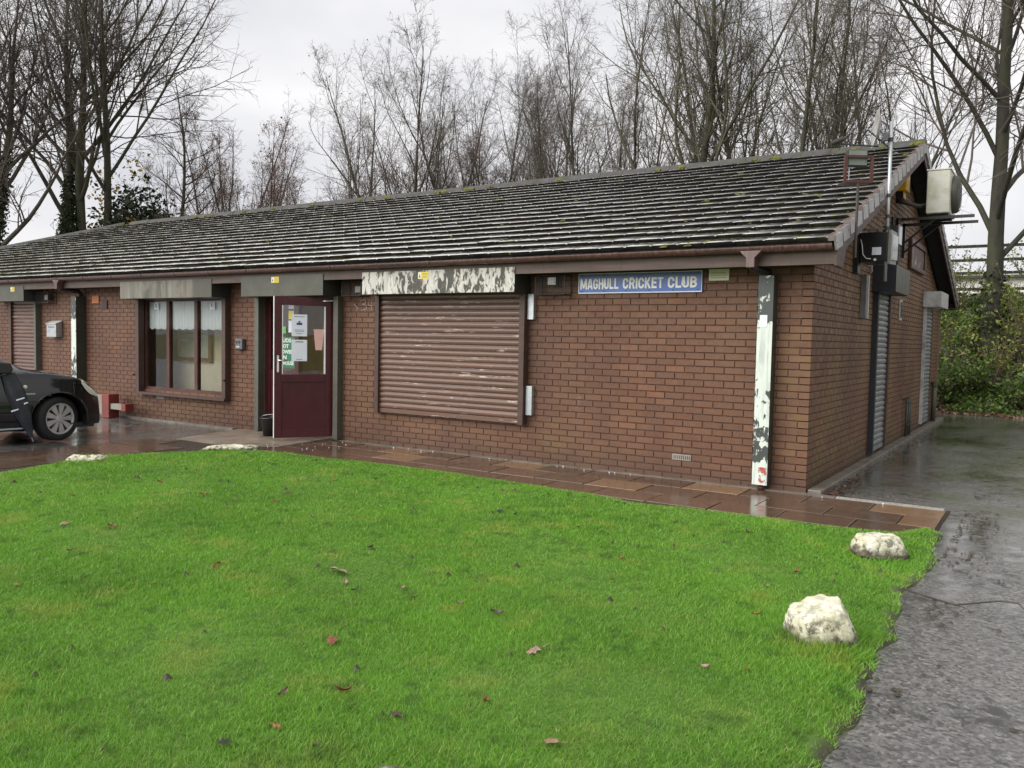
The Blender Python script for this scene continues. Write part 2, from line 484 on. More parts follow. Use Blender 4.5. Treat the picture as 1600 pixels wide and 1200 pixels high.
    col = t.ramp(t.math('ADD', t.math('MULTIPLY', f, .6), t.math('MULTIPLY', chip, .4)), (.30, (.055,.054,.052)), (.52, (.125,.122,.115)), (.68, (.175,.17,.16)), (.80, (.36,.35,.33)))
    x, y, z = t.sep()
    clot = t.ramp(t.math('ADD', t.noise(9, 5, .7), t.math('MULTIPLY', t.math('SUBTRACT', t.noise(1.1, 4, .6), .5), .7)), (.57, 0.0), (.66, .8))
    col = t.mix(clot, col, (.020,.019,.017))
    al = t.math('MULTIPLY', t.ramp(t.noise(.9, 6, .65), (.46, 0.0), (.62, .8)), t.ramp(t.math('MULTIPLY', y, .1), (.0, 0.0), (.03, 1.0)))
    al = t.math('MULTIPLY', al, t.ramp(t.math('ADD', x, .5), (0.0, 0.0), (.4, 1.0)))
    col = t.mix(al, col, t.mix(t.noise(3, 4), (.045,.052,.020), (.085,.110,.028)))
    pud = t.ramp(t.math('ADD', g, t.math('MULTIPLY', t.math('SUBTRACT', h, .5), .6)), (.46, 0.0), (.60, 1.0))
    col = t.mix(t.math('MULTIPLY', pud, .40), col, (.030,.030,.028))
    ro = t.mix(pud, t.ramp(h, (.3, .13), (.7, .28)), (.05,.05,.05))
    t.set(col=col, rough=ro, spec=.85, coat=t.math('MULTIPLY', pud, .6))
    t.b.inputs['Coat Roughness'].default_value = .10
    hb = t.math('MULTIPLY', t.math('ADD', f, t.math('MULTIPLY', chip, .35)), t.math('SUBTRACT', 1.0, t.math('MULTIPLY', pud, .86)))
    t.bump(hb, .28, .006); M['asphalt'] = t.m
    t = NT('wet_paving')
    r = t.rnd()
    col = t.ramp(r, (0.0, (.072,.046,.032)), (.55, (.100,.062,.042)), (.74, (.125,.078,.050)), (.80, (.25,.150,.080)), (1.0, (.29,.18,.095)))
    col = t.mix(.4, col, t.ramp(t.noise(9, 7, .7), (.3, (.042,.028,.020)), (.72, (.17,.11,.07))))
    g = t.noise(.9, 5, .6)
    wet = t.ramp(g, (.46, 1.0), (.60, 0.0))
    ro = t.mix(wet, t.ramp(t.noise(14, 5), (.3, .16), (.7, .30)), (.04,.04,.04))
    t.set(col=col, rough=ro, spec=.65); t.bump(t.noise(60, 5, .7), .12, .005); M['paving'] = t.m
    t = NT('paving_bed')
    t.set(col=t.ramp(t.noise(20, 5), (.3, (.03,.024,.02)), (.7, (.075,.058,.045))), rough=.95, spec=.1); M['bed'] = t.m
    M['concrete'] = simple('concrete', (.20,.165,.13), .36, var=.3, scale=4, dirt=(.07,.05,.035), bump=.25)
    M['kerb'] = simple('kerb_concrete', (.155,.135,.112), .5, var=.3, scale=6, dirt=(.05,.045,.03), bump=.4)
    t = NT('lawn_soil')
    t.set(col=t.ramp(t.noise(11, 6, .7), (.3, (.05,.10,.014)), (.7, (.11,.20,.028))), rough=.95)
    sc = t.mix(t.attr('rim'), t.ramp(t.noise(11, 6, .7), (.3, (.05,.10,.014)), (.7, (.11,.20,.028))), t.ramp(t.noise(40, 5), (.3, (.020,.016,.011)), (.7, (.055,.045,.030))))
    t.set(col=sc); M['soil'] = t.m
    t = NT('grass')
    tone = t.attr('tone'); tip = t.attr('tip')
    c = t.ramp(tone, (0.0, (.110,.235,.028)), (.55, (.185,.395,.045)), (.85, (.270,.500,.075)), (1.0, (.48,.46,.18)))
    c = t.mix(t.ramp(t.noise(1.1, 5, .6), (.38, 0.0), (.66, .7)), c, t.mix(tone, (.16,.385,.036), (.265,.53,.060)))
    c = t.mix(t.ramp(t.noise(2.3, 5, .6), (.54, 0.0), (.66, .85)), c, t.mix(t.noise(30, 3), (.28,.43,.06), (.36,.42,.09)))
    c = t.mix(t.ramp(t.noise(3.6, 5, .65), (.62, 0.0), (.72, .35)), c, (.22,.22,.075))
    c = t.mix(t.ramp(t.noise(6.5, 4, .6), (.55, 0.0), (.67, .65)), c, (.075,.165,.034))
    c = t.mix(t.ramp(t.noise(.7, 4, .6), (.48, 0.0), (.68, .45)), c, (.10,.25,.030))
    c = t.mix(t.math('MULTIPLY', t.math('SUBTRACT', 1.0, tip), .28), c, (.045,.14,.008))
    t.set(col=c, rough=.45, spec=.35)
    tl = t.n('ShaderNodeBsdfTranslucent'); t.l(c, tl.inputs[0])
    ms = t.n('ShaderNodeMixShader'); ms.inputs[0].default_value = .38
    t.l(t.b.outputs[0], ms.inputs[1]); t.l(tl.outputs[0], ms.inputs[2]); t.l(ms.outputs[0], t.out.inputs['Surface'])
    M['grass'] = t.m
    t = NT('field')
    t.set(col=t.ramp(t.noise(.35, 6, .65), (.3, (.13,.145,.045)), (.7, (.22,.21,.085))), rough=.9); M['field'] = t.m
    # stone ---------------------------------------------------------------
    t = NT('limestone')
    x, y, z = t.sep()
    col = t.ramp(t.noise(9, 8, .68), (.25, (.24,.23,.13)), (.42, (.50,.48,.34)), (.68, (.72,.70,.60)))
    pit = t.ramp(t.noise(22, 7, .72), (.49, 0.0), (.57, .95))
    low = t.ramp(t.math('ADD', z, t.math('MULTIPLY', t.math('SUBTRACT', t.noise(12, 5), .5), .16)), (.09, 1.0), (.24, .25))
    col = t.mix(t.math('MULTIPLY', pit, low), col, (.045,.045,.022))
    mud = t.ramp(t.math('ADD', z, t.math('MULTIPLY', t.math('SUBTRACT', t.noise(20, 5), .5), .09)), (.06, .95), (.115, 0.0))
    col = t.mix(mud, col, (.055,.045,.028))
    t.set(col=col, rough=.85); t.bump(t.noise(30, 7, .7), .4, .012); M['stone'] = t.m
    # plants ----------------------------------------------------------------
    def bark(name, a, b, g):
        t = NT(name)
        col = t.ramp(t.noise(7, 6, .65, t.scaled((1, 1, .3))), (.3, a), (.7, b))
        col = t.mix(t.ramp(t.noise(1.4, 4), (.42, 0.0), (.62, .6)), col, g)
        t.set(col=col, rough=.8); t.bump(t.noise(22, 5, .65, t.scaled((1, 1, .25))), .6, .03); return t.m
    M['bark'] = bark('bark_grey', (.028,.024,.019), (.080,.070,.054), (.070,.072,.036))
    M['bark_green'] = bark('bark_green', (.026,.024,.017), (.075,.070,.045), (.070,.075,.032))
    M['bark_red'] = bark('bark_brown', (.040,.026,.020), (.095,.068,.052), (.07,.05,.035))
    M['bark_dark'] = bark('bark_dark', (.014,.012,.009), (.045,.040,.030), (.048,.055,.020))
    M['twig'] = simple('twig', (.098,.078,.064), .8, var=.3, scale=2, bump=0)
    M['twig_red'] = simple('twig_red', (.135,.088,.070), .8, var=.3, scale=2, bump=0)
    M['twig_green'] = simple('twig_green', (.105,.092,.066), .8, var=.3, scale=2, bump=0)
    def leaf(name, *cs, tr=.35, rough=.45):
        t = NT(name)
        n = len(cs)
        c = t.ramp(t.attr('tone'), *[(i/(n-1), k) for i, k in enumerate(cs)])
        t.set(col=c, rough=rough, spec=.4)
        tl = t.n('ShaderNodeBsdfTranslucent'); t.l(c, tl.inputs[0])
        ms = t.n('ShaderNodeMixShader'); ms.inputs[0].default_value = tr
        t.l(t.b.outputs[0], ms.inputs[1]); t.l(tl.outputs[0], ms.inputs[2]); t.l(ms.outputs[0], t.out.inputs['Surface'])
        return t.m
    M['ivy'] = leaf('ivy_leaf', (.014,.022,.008), (.028,.042,.014), (.05,.068,.022), tr=.2)
    M['evergreen'] = leaf('evergreen_leaf', (.012,.020,.010), (.022,.036,.014), (.04,.055,.02), tr=.15)
    M['bramble'] = leaf('bramble_leaf', (.026,.056,.012), (.062,.115,.022), (.105,.175,.032), (.19,.25,.05))
    M['lime_leaf'] = leaf('lime_leaf', (.09,.135,.022), (.17,.22,.035), (.28,.31,.06))
    M['gold_leaf'] = leaf('gold_leaf', (.30,.17,.02), (.42,.26,.03), (.36,.22,.05))
    M['dry_leaf'] = leaf('dry_leaf', (.075,.032,.018), (.14,.07,.04), (.22,.13,.08), (.30,.21,.15), tr=.12)
    t = NT('leaf_litter_ground')
    t.set(col=t.ramp(t.noise(9, 7, .7), (.3, (.018,.020,.009)), (.5, (.035,.045,.016)), (.72, (.055,.085,.024))), rough=.95)
    t.bump(t.noise(14, 6, .7), .8, .05); M['bank'] = t.m
    for k, c in dict(fl_pink=(.25,.15,.12), fl_rust=(.15,.036,.014), fl_brown=(.07,.038,.026), fl_dark=(.018,.016,.014), fl_tan=(.22,.14,.075), fl_orange=(.20,.072,.020)).items():
        M[k] = simple(k, c, .5, var=.3, scale=30)
    # car -------------------------------------------------------------------
    t = NT('car_paint')
    t.set(col=t.ramp(t.noise(5, 4), (.3, (.0045,.005,.006)), (.7, (.007,.008,.010))), rough=.35, spec=.15, coat=.9)
    t.b.inputs['Coat Roughness'].default_value = .06
    t.bump(t.noise(160, 2), .03, .002); M['paint'] = t.m
    M['tyre'] = simple('tyre', (.018,.018,.018), .75)
    M['rim'] = simple('wheel_trim', (.50,.50,.49), .3, .35, var=.08, bump=0)
    M['trim'] = simple('car_trim', (.012,.012,.012), .55)
    t = NT('car_glass')
    t.set(col=(.03,.035,.035), rough=.04, spec=.8); M['car_glass'] = t.m
    M['headlamp'] = simple('headlamp_cover', (.68,.66,.54), .08, var=.05, bump=0, coat=.6)
    M['brolly'] = simple('umbrella_cloth', (.030,.033,.042), .6, var=.3)
make_materials()
# ================================================================== SETTING
def poly_sheet(name, pts, z, mat, kind='structure', thick=0.0):
    mb = MB()
    if thick: mb.prism(pts, 2, z-thick, z)
    else: mb.add([(p[0], p[1], z) for p in pts], [tuple(range(len(pts)))])
    o = mb.build(name, mat)
    return tag(o, kind=kind)

g = MB(); g.quad((-700,-700,-.05),(700,-700,-.05),(700,700,-.05),(-700,700,-.05))
tag(g.build('ground', M['field']), kind='structure')

# wet asphalt car park and side drive, gently uneven so the film of water breaks up
def grid_sheet(x0, x1, y0, y1, nx, ny, zf):
    X, Y = np.meshgrid(np.linspace(x0,x1,nx), np.linspace(y0,y1,ny))
    Z = np.vectorize(zf)(X, Y)
    V = np.stack([X.ravel(), Y.ravel(), Z.ravel()], 1)
    i = (np.arange(ny-1)[:,None]*nx + np.arange(nx-1)[None]).ravel()
    return V, np.stack([i, i+1, i+1+nx, i+nx], 1)
V, F = grid_sheet(-44, 14, -20, 12.9, 146, 84, lambda x, y: .008*mnoise.noise((x*.7, y*.7, 3.)) - .006)
o = bpy.data.objects.new('asphalt', np_mesh('asphalt', V, F, M['asphalt'], True)); link(o); tag(o, kind='structure')

# ---- paving round the lawn: every slab a piece
pav = MB().box(-8.35, 1.32, -1.62, -.004, -.03, .004)
pav.box(-8.75, -7.0, -12.0, -1.622, -.03, .0045)
pav = tag(pav.build('pavement', M['bed']), kind='structure')
slab_meshes = {}
def slab(x0, x1, y0, y1, z=.016):
    w, h = round(x1-x0, 3), round(y1-y0, 3)
    if (w, h) not in slab_meshes:
        mb = MB(); c = .003
        mb.add([(-w/2,-h/2,-.02),(w/2,-h/2,-.02),(w/2,h/2,-.02),(-w/2,h/2,-.02),
                (-w/2,-h/2,-c),(w/2,-h/2,-c),(w/2,h/2,-c),(-w/2,h/2,-c),
                (-w/2+c,-h/2+c,0),(w/2-c,-h/2+c,0),(w/2-c,h/2-c,0),(-w/2+c,h/2-c,0)],
               [(0,1,5,4),(1,2,6,5),(2,3,7,6),(3,0,4,7),(4,5,9,8),(5,6,10,9),(6,7,11,10),(7,4,8,11),(8,9,10,11)])
        slab_meshes[(w,h)] = mb.mesh('paving_slab', M['paving'])
    o = bpy.data.objects.new('paving_slab', slab_meshes[(w,h)])
    o.location = ((x0+x1)/2, (y0+y1)/2, z + random.uniform(-.003, .003))
    o.rotation_euler = (random.uniform(-.004,.004), random.uniform(-.004,.004), 0)
    link(o, pav)
for row, (ya, yb) in enumerate(((-.085,-.53),(-.54,-.985),(-.995,-1.44))):
    x = 1.30 - (.3 if row == 1 else 0)
    if row == 1: slab(1.30-.29, 1.30, yb, ya); 
    while x > -6.7:
        x -= .61
        slab(x+.01, x+.605, yb, ya)
for col, (xa, xb) in enumerate(((-8.70,-8.11),(-8.10,-7.51),)):
    y = -1.64 - .3*col
    while y > -7.6:
        y -= .605
        slab(xa, xb, y, y+.595)
# edging strip along the foot of the wall
tag(MB().box(-6.62, .30, -.08, -.002, -.02, .022).build('wall_edging', M['kerb']), kind='structure')
tag(MB().box(-25.9, -8.9, -.09, -.002, -.02, .020).build('wall_edging', M['kerb']), kind='structure')
tag(MB().box(0.012, .15, .02, 10.9, -.02, .055).build('side_kerb', M['kerb'], bevel=.012), kind='structure')
# door ramp
mb = MB()
mb.add([(-8.85,-.004,.01),(-6.66,-.004,.055),(-6.66,-1.1,.022),(-7.35,-1.45,.018),(-8.45,-1.42,.010),
        (-8.85,-.004,-.03),(-6.66,-.004,-.03),(-6.66,-1.1,-.03),(-7.35,-1.45,-.03),(-8.45,-1.42,-.03)],
       [(0,4,3,2,1),(0,1,6,5),(1,2,7,6),(2,3,8,7),(3,4,9,8),(4,0,5,9)])
tag(mb.build('door_ramp', M['concrete']), kind='structure')

# ---- lawn
LAWN = [(-7.25,-14.),(-7.22,-6.),(-7.18,-4.4),(-7.36,-3.6),(-7.30,-2.7),(-6.98,-1.95),(-6.1,-1.45),(-4.9,-1.36),(-3.6,-1.32),(-2.24,-1.45),
        (-1.1,-1.58),(.04,-1.46),(.73,-1.46),(1.06,-1.36),(1.20,-.98),(1.39,-1.16),(1.36,-1.7),(1.43,-2.38),(1.34,-3.0),(1.38,-3.5),(1.43,-4.06),(1.40,-4.6),
        (1.45,-5.06),(1.42,-5.64),(1.46,-7.0),(1.5,-14.)]
def refine(pts, step=.07, amp=.055):
    out = []
    for i in range(len(pts)):
        a = Vector((*pts[i], 0)); b = Vector((*pts[(i+1)%len(pts)], 0))
        n = max(1, int((b-a).length/step)); nr = Vector((-(b-a).y, (b-a).x, 0)).normalized()
        for k in range(n):
            p = a.lerp(b, k/n)
            p += nr*(amp*mnoise.noise((p.x*2.3, p.y*2.3, 1.)) + .5*amp*mnoise.noise((p.x*8, p.y*8, 4.)))
            out.append((p.x, p.y))
    return out
LAWN_E = refine(LAWN)
LP = np.array(LAWN_E)
def inside(x, y, P=LP):
    x0, y0 = P[:,0], P[:,1]; x1, y1 = np.roll(x0,-1), np.roll(y0,-1)
    res = np.zeros(len(x), bool)
    for a, b, c, d in zip(x0, y0, x1, y1):
        m = ((b > y) != (d > y))
        if b == d: continue
        res ^= m & (x < (c-a)*(y-b)/(d-b)+a)
    return res
def edge_dist(x, y):
    d = np.full(len(x), 9.0)
    a = LP; b = np.roll(LP, -1, 0)
    for (ax, ay), (bx, by) in zip(a, b):
        vx, vy = bx-ax, by-ay; q = vx*vx+vy*vy + 1e-12
        t = np.clip(((x-ax)*vx + (y-ay)*vy)/q, 0, 1)
        d = np.minimum(d, np.hypot(x-ax-t*vx, y-ay-t*vy))
    return d
def lawn_z(x, y):
    return .035 + .022*np.sin(x*1.3+.5)*np.cos(y*1.1) + .012*np.sin(x*3.1+y*2.2)
nx, ny = 200, 270
V, F = grid_sheet(-7.6, 1.8, -14, -.8, nx, ny, lambda x, y: 0.)
ins = inside(V[:,0], V[:,1]); ed = edge_dist(V[:,0], V[:,1])
sdist = np.where(ins, ed, -ed)
V[:,2] = np.where(ins, np.minimum(1, ed/.22)*lawn_z(V[:,0], V[:,1]) + .010, .010 + sdist*1.1)
F = F[(sdist[F] > -.09).all(1)]
rim = np.clip(1.0-ed/.06, 0, 1)*ins + (~ins)
o = bpy.data.objects.new('lawn', np_mesh('lawn', V, F, M['soil'], True, {'rim': rim})); link(o); tag(o, kind='structure')

# ---- grass blades: density follows the distance from the path side
N = 1750000
gx = rng.uniform(-7.5, 1.7, N); gy = rng.uniform(-8.2, -.85, N)
dist = np.hypot(gx-CAM.x, gy-CAM.y)
keep = rng.random(N) < np.clip(1.25*(3.4/dist)**1.25, .2, 1.)
# only what lies before the lens needs blades, with a margin for a step aside
ang = np.arctan2(-(gx-CAM.x), gy-CAM.y) - YAW
keep &= (np.abs(ang) < R(50)) & (dist > 1.6)
gx, gy, dist = gx[keep], gy[keep], dist[keep]
_X, _Y = np.meshgrid(np.arange(-7.6, 1.81, .02), np.arange(-8.3, -.79, .02))
_in = inside(_X.ravel(), _Y.ravel()).reshape(_X.shape); _ed = edge_dist(_X.ravel(), _Y.ravel()).reshape(_X.shape)
_i = ((gy+8.3)/.02).astype(int); _j = ((gx+7.6)/.02).astype(int)
k2 = _in[_i, _j]; ed = _ed[_i, _j]
thin = np.clip(.25+ed/.08, 0, 1)*(.55+.45*np.sign(np.sin(gx*9+3*np.sin(gy*7))+.4*np.sin(gy*23)+.5)) + (ed > .08)
k2 &= rng.random(len(gx)) < thin
ed = ed[k2]; gx, gy, dist = gx[k2], gy[k2], dist[k2]
n = len(gx)
gz = np.minimum(1, ed/.22)*lawn_z(gx, gy)
patch = np.sin(gx*2.1+1.3*np.sin(gy*1.7))*np.sin(gy*2.6+gx*.9)
hgt = (.021 + .014*rng.random(n) + .007*patch)*(1+.25*(rng.random(n) < .05))*np.clip(.75+ed*2.2, .75, 1.0)
for rx_, ry_ in ((1.09,-2.31),(1.16,-4.38),(-6.7,-1.86),(-7.05,-3.5)):
    hgt *= 1+1.1*np.exp(-((gx-rx_)**2+(gy-ry_)**2)/.055)
hgt = np.maximum(hgt, .012)
wid = (.0016 + .0014*rng.random(n))*np.clip(dist/3.6, 1, 2.8)
az = rng.uniform(0, 2*np.pi, n); la = rng.uniform(0, 2*np.pi, n); ln = np.abs(rng.normal(.72, .40, n))
base = np.stack([gx, gy, gz], 1)
side = np.stack([np.cos(az), np.sin(az), np.zeros(n)], 1)*wid[:,None]
tipv = base + np.stack([np.cos(la)*ln*hgt, np.sin(la)*ln*hgt, hgt], 1)
V = np.stack([base-side*1.15, base+side*1.15, tipv], 1).reshape(-1, 3)
i = np.arange(n)*3
F = np.stack([i, i+1, i+2], 1)
tone = np.repeat(np.clip(rng.beta(2.2, 2.6, n) + (rng.random(n) < .035)*.6, 0, 1), 3)
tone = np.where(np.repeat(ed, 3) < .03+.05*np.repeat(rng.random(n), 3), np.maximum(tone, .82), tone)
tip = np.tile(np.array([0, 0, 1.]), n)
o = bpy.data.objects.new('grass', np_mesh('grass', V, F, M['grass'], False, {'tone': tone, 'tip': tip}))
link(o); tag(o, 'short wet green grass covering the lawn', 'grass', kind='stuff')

# ---- bank behind the drive
def bank_z(x, y):
    t = min(1, max(0, (y-12.6)/7.5))
    z = 2.75*(t*t*(3-2*t))
    return z - .02 + .12*t*mnoise.noise((x*.9, y*.9, 0)) + .05*mnoise.noise((x*2.7, y*2.7, 5))
V, F = grid_sheet(-3.5, 16, 12.5, 40, 80, 110, bank_z)
o = bpy.data.objects.new('bank', np_mesh('bank', V, F, M['bank'], True)); link(o); tag(o, kind='structure')

# worm casts and muddy scuffs in the turf
mb = MB(); rc = random.Random(19)
for _ in range(200):
    x, y = rc.uniform(-6.9, 1.3), rc.uniform(-7.2, -1.6)
    if mnoise.noise((x*.8, y*.8, 9.)) < -.05 or not _in[int((y+8.3)/.02), int((x+7.6)/.02)]: continue
    s = rc.choice((.008,.010,.012,.016,.024)); z = float(lawn_z(np.array([x]), np.array([y]))[0]) + .012
    n_ = 7; vs = [(x+s*rc.uniform(.6,1.5)*math.cos(6.283*i/n_), y+s*rc.uniform(.6,1.5)*math.sin(6.283*i/n_), z) for i in range(n_)] + [(x, y, z+s*.9+.008)]
    mb.add(vs, [(i, (i+1) % n_, n_) for i in range(n_)])
tag(mb.build('worm_casts', simple('mud', (.045,.036,.024), .8, var=.4, scale=30)), 'small dark muddy worm casts dotted over the lawn', 'mud', kind='stuff')

# moss, mud and grit washed on to the tarmac along the lawn edge
mb = MB(); rc = random.Random(23)
for _ in range(900):
    y = rc.uniform(-7.5, 1.5); x = 1.44 + abs(rc.gauss(0, .16)) + (rc.random() < .25)*rc.uniform(0, 1.6)
    if mnoise.noise((x*2.2, y*2.2, 3.)) < .0: continue
    s = rc.choice((.004,.005,.007,.009,.014)); n_ = 5
    vs = [(x+s*rc.uniform(.6,1.8)*math.cos(6.283*i/n_), y+s*rc.uniform(.6,1.4)*math.sin(6.283*i/n_), .001) for i in range(n_)] + [(x, y, s*.7+.004)]
    mb.add(vs, [(i, (i+1) % n_, n_) for i in range(n_)])
tag(mb.build('washed_debris', bpy.data.materials['mud']), 'dark mud and debris crumbs along the edge of the wet drive', 'debris', kind='stuff')
# ================================================================== CLUBHOUSE
D = 10.8; YR = 5.27; YE = -.47; ZE = 2.505; ZR = 4.56
TS = (ZR-ZE)/(YR-YE); SA = math.atan(TS); XV = .29; XH = -20.5
def zr(y): return ZE + TS*(y-YE) if y <= YR else ZR - TS*(y-YR)
club = empty('clubhouse', (-13, 5.4, 0), 'long single storey brown brick clubhouse with a mossy tiled roof', 'building')

WIN = (-11.46, -9.12, .53, 2.12); DOOR = (-8.25, -6.65, 0., 2.13)
SH1 = (-5.79, -3.46, .52, 2.12); SH0 = (-15.88, -14.90, 0., 2.12)
OPEN_F = [WIN, DOOR, SH1, SH0]
OPEN_S = [(3.27, 4.22, .06, 2.27), (8.2, 9.12, .08, 2.27)]
def cells(mb, u0, u1, z0, z1, ops, put):
    us = sorted({u0, u1, *[v for o in ops for v in o[:2] if u0 < v < u1]})
    zs = sorted({z0, z1, *[v for o in ops for v in o[2:] if z0 < v < z1]})
    for a, b in zip(us, us[1:]):
        for c, d in zip(zs, zs[1:]):
            m = ((a+b)/2, (c+d)/2)
            if any(o[0] < m[0] < o[1] and o[2] < m[1] < o[3] for o in ops): continue
            put(a, b, c, d)
mb = MB(); cells(mb, -25.8, -.105, 0, 2.42, OPEN_F, lambda a,b,c,d: mb.box(a,b,.009,.24,c,d))
front_wall = mb.build('front_wall', M['mortar'], club)
mb = MB(); cells(mb, .105, D, 0, 2.42, OPEN_S, lambda a,b,c,d: mb.box(-.24,-.009,a,b,c,d))
mb.prism([(.105,2.42),(D,2.42),(YR,zr(YR)-.10)], 0, -.24, -.009)
side_wall = mb.build('side_wall', M['mortar'], club)
MB().box(-25.8, 0, D-.24, D, 0, 2.42).build('rear_wall', M['far_brick'], club)
MB().box(-25.8, -25.56, .25, D-.25, 0, 2.42).build('end_wall', M['far_brick'], club)

# ---- bricks: stretcher bond, real bricks standing proud of dark joints
def brick_rects(u_start, u_end, zmax, ops, first_half, toward=-1, zlimit=None):
    """rects (u0,u1,z0,z1) from the corner outwards"""
    out = []
    k = 0
    while True:
        z0 = k*.075 + .005; z1 = z0 + .065
        if z0 > zmax: break
        u = u_start[k % 2]
        while abs(u) < abs(u_end):
            a, b = (u-.215, u) if toward < 0 else (u, u+.215)
            segs = [(a, b)]
            for o in ops:
                if o[2] < z1-.02 and o[3] > z0+.02:
                    ns = []
                    for s in segs:
                        if s[1] <= o[0] or s[0] >= o[1]: ns.append(s); continue
                        if s[0] < o[0]-.03: ns.append((s[0], o[0]-.004))
                        if s[1] > o[1]+.03: ns.append((o[1]+.004, s[1]))
                    segs = ns
            for s in segs:
                if zlimit is None or z1 < zlimit((s[0]+s[1])/2): out.append((s[0], s[1], z0, z1))
            u += toward*.225
        k += 1
    return out
rects_f = brick_rects((-.225, -.1125), -25.7, 2.34, OPEN_F, True)
rects_s = brick_rects((.1125, .225), D-.02, 4.45, OPEN_S, True, 1, lambda y: zr(y)-.16)
AIR = [(-1.46,-1.24,.225,.29), (-11.05,-10.83,.375,.44)]
rects_f = [r for r in rects_f if not any(abs((r[0]+r[1])/2-(a[0]+a[1])/2) < .1125 and abs((r[2]+r[3])/2-(a[2]+a[3])/2) < .03 for a in AIR)]
def brick_box(mb, u0, u1, z0, z1, d, tint):
    c = .0018
    mb.add([(u0,d,z0),(u1,d,z0),(u1,d,z1),(u0,d,z1),(u0+c,0,z0+c),(u1-c,0,z0+c),(u1-c,0,z1-c),(u0+c,0,z1-c)],
           [(4,5,6,7),(0,1,5,4),(1,2,6,5),(2,3,7,6),(3,0,4,7)], tint)
mb = MB(); brick_box(mb, -.1075, .1075, -.0325, .0325, .03, None)
brick_me = mb.mesh('brick', M['brick'])
S90 = Matrix.Rotation(R(90), 4, 'Z')
def lay(rects, parent, side, count):
    full = []; rest = []
    for r in rects:
        (full if abs(r[1]-r[0]-.215) < .002 else rest).append(r)
    def size(r):
        u, z = (r[0]+r[1])/2, (r[2]+r[3])/2
        p = Vector((0, u, z)) if side else Vector((u, 0, z))
        d = p - CAM; fac = abs(d.x if side else d.y)/d.length
        return d.length_squared/max(fac, .02)
    full.sort(key=size)
    for r in full[:count]:
        o = bpy.data.objects.new('brick', brick_me)
        u, z = (r[0]+r[1])/2, (r[2]+r[3])/2; off = random.uniform(-.002, .0015)
        o.location = (-off, u, z) if side else (u, off, z)
        o.rotation_euler = (0, 0, (R(90) if side else 0) + random.uniform(-.004,.004))
        link(o, parent)
    mb = MB(S90 if side else None)
    for r in full[count:] + rest:
        brick_box(mb, r[0], r[1], r[2], r[3], .03, random.random() or .5)
    o = mb.build('bricks', M['brick'], parent); tag(o, kind='stuff')
lay(rects_f, front_wall, False, 215)
lay(rects_s, side_wall, True, 50)
# quoin bricks wrap the corner
qm = {}
for k in range(32):
    z = k*.075 + .0375
    w, d = ((.215, .1025), (.1025, .215))[k % 2]
    if k % 2 not in qm:
        qm[k%2] = MB().box(-w, 0, 0, d, -.0325, .0325).mesh('brick', M['brick'])
    o = bpy.data.objects.new('brick', qm[k%2]); o.location = (random.uniform(-.0015,.0015), random.uniform(-.0015,.0015), z); link(o, front_wall)
for a in AIR:
    mb = MB(); mb.box(a[0], a[1], -.004, .03, a[2], a[3])
    ab = mb.build('air_brick', M['air_brick'], front_wall)
    mb = MB()
    for i in range(9):
        x = a[0] + .02 + i*.0225
        mb.box(x, x+.008, -.0055, -.003, a[2]+.012, a[3]-.012)
    mb.build('slot', M['black'], ab)

# ---- roof: boarding, then tiles
mb = MB()
mb.add([(XH-(YR-YE),YE,ZE),(XV-.03,YE,ZE),(XV-.03,YR,ZR),(XH,YR,ZR),(XH-(YR-YE),2*YR-YE,ZE),(XV-.03,2*YR-YE,ZE)],
       [(0,1,2,3),(3,2,5,4),(4,0,3)])
roof = mb.build('roof', M['felt'], club)
g_ = (YR-YE)/math.cos(SA)/19
prof = [(0,0),(.272,0),(.278,-.006),(.2985,-.006)]
bv = []; bf = []
for (px, pz) in prof: bv += [(px, 0, .052+pz), (px, .36, .012+pz), (px, .006, .006)]
for i in range(3):
    a, b = i*3, i*3+3
    bf += [(a, b, b+1, a+1), (a+2, b+2, b, a)]
bv = np.array(bv); bf = np.array(bf)
def tiles_mesh(mats, tints):
    Vs = []; Fs = []; T = []
    for i, m in enumerate(mats):
        mm = np.array(m); Vs.append(bv @ mm[:3,:3].T + mm[:3,3]); Fs.append(bf + i*len(bv))
    V = np.concatenate(Vs); F = np.concatenate(Fs)
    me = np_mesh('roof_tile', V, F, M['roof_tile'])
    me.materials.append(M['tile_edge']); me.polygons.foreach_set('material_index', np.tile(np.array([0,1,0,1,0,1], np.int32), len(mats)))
    uvb = (bv[:, :2]/np.array([.3, .36]))[bf].reshape(-1, 2)
    uv = np.tile(uvb, (len(mats), 1))
    ul = me.uv_layers.new(name='UVMap'); ul.data.foreach_set('uv', uv.ravel().astype(np.float32))
    if tints is not None:
        at = me.attributes.new('tint', 'FLOAT', 'FACE'); at.data.foreach_set('value', np.repeat(np.array(tints, np.float32), len(bf)))
    return me
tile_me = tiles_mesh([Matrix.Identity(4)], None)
tl = []
RX = Matrix.Rotation(SA, 4, 'X')
for i in range(19):
    s = i*g_; y = YE + s*math.cos(SA); z = ZE + s*math.sin(SA)
    x = XV - .055 - .30
    j = 0
    while x > XH - (YR-y) + .02:
        wob = Matrix.Rotation(random.uniform(-.006,.006), 4, 'Z') @ Matrix.Rotation(random.uniform(-.008,.008), 4, 'Y') @ Matrix.Rotation(random.uniform(-.006,.010), 4, 'X')
        m = Matrix.Translation((x, y+random.uniform(-.008,.008)-(.03 if random.random() < .02 else 0), z+random.uniform(0,.006))) @ RX @ wob
        tl.append(((Vector((x+.15, y, z))-CAM).length, m)); x -= .30; j += 1
tl.sort(key=lambda a: a[0])
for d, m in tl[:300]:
    o = bpy.data.objects.new('roof_tile', tile_me); o.matrix_basis = m; link(o, roof)
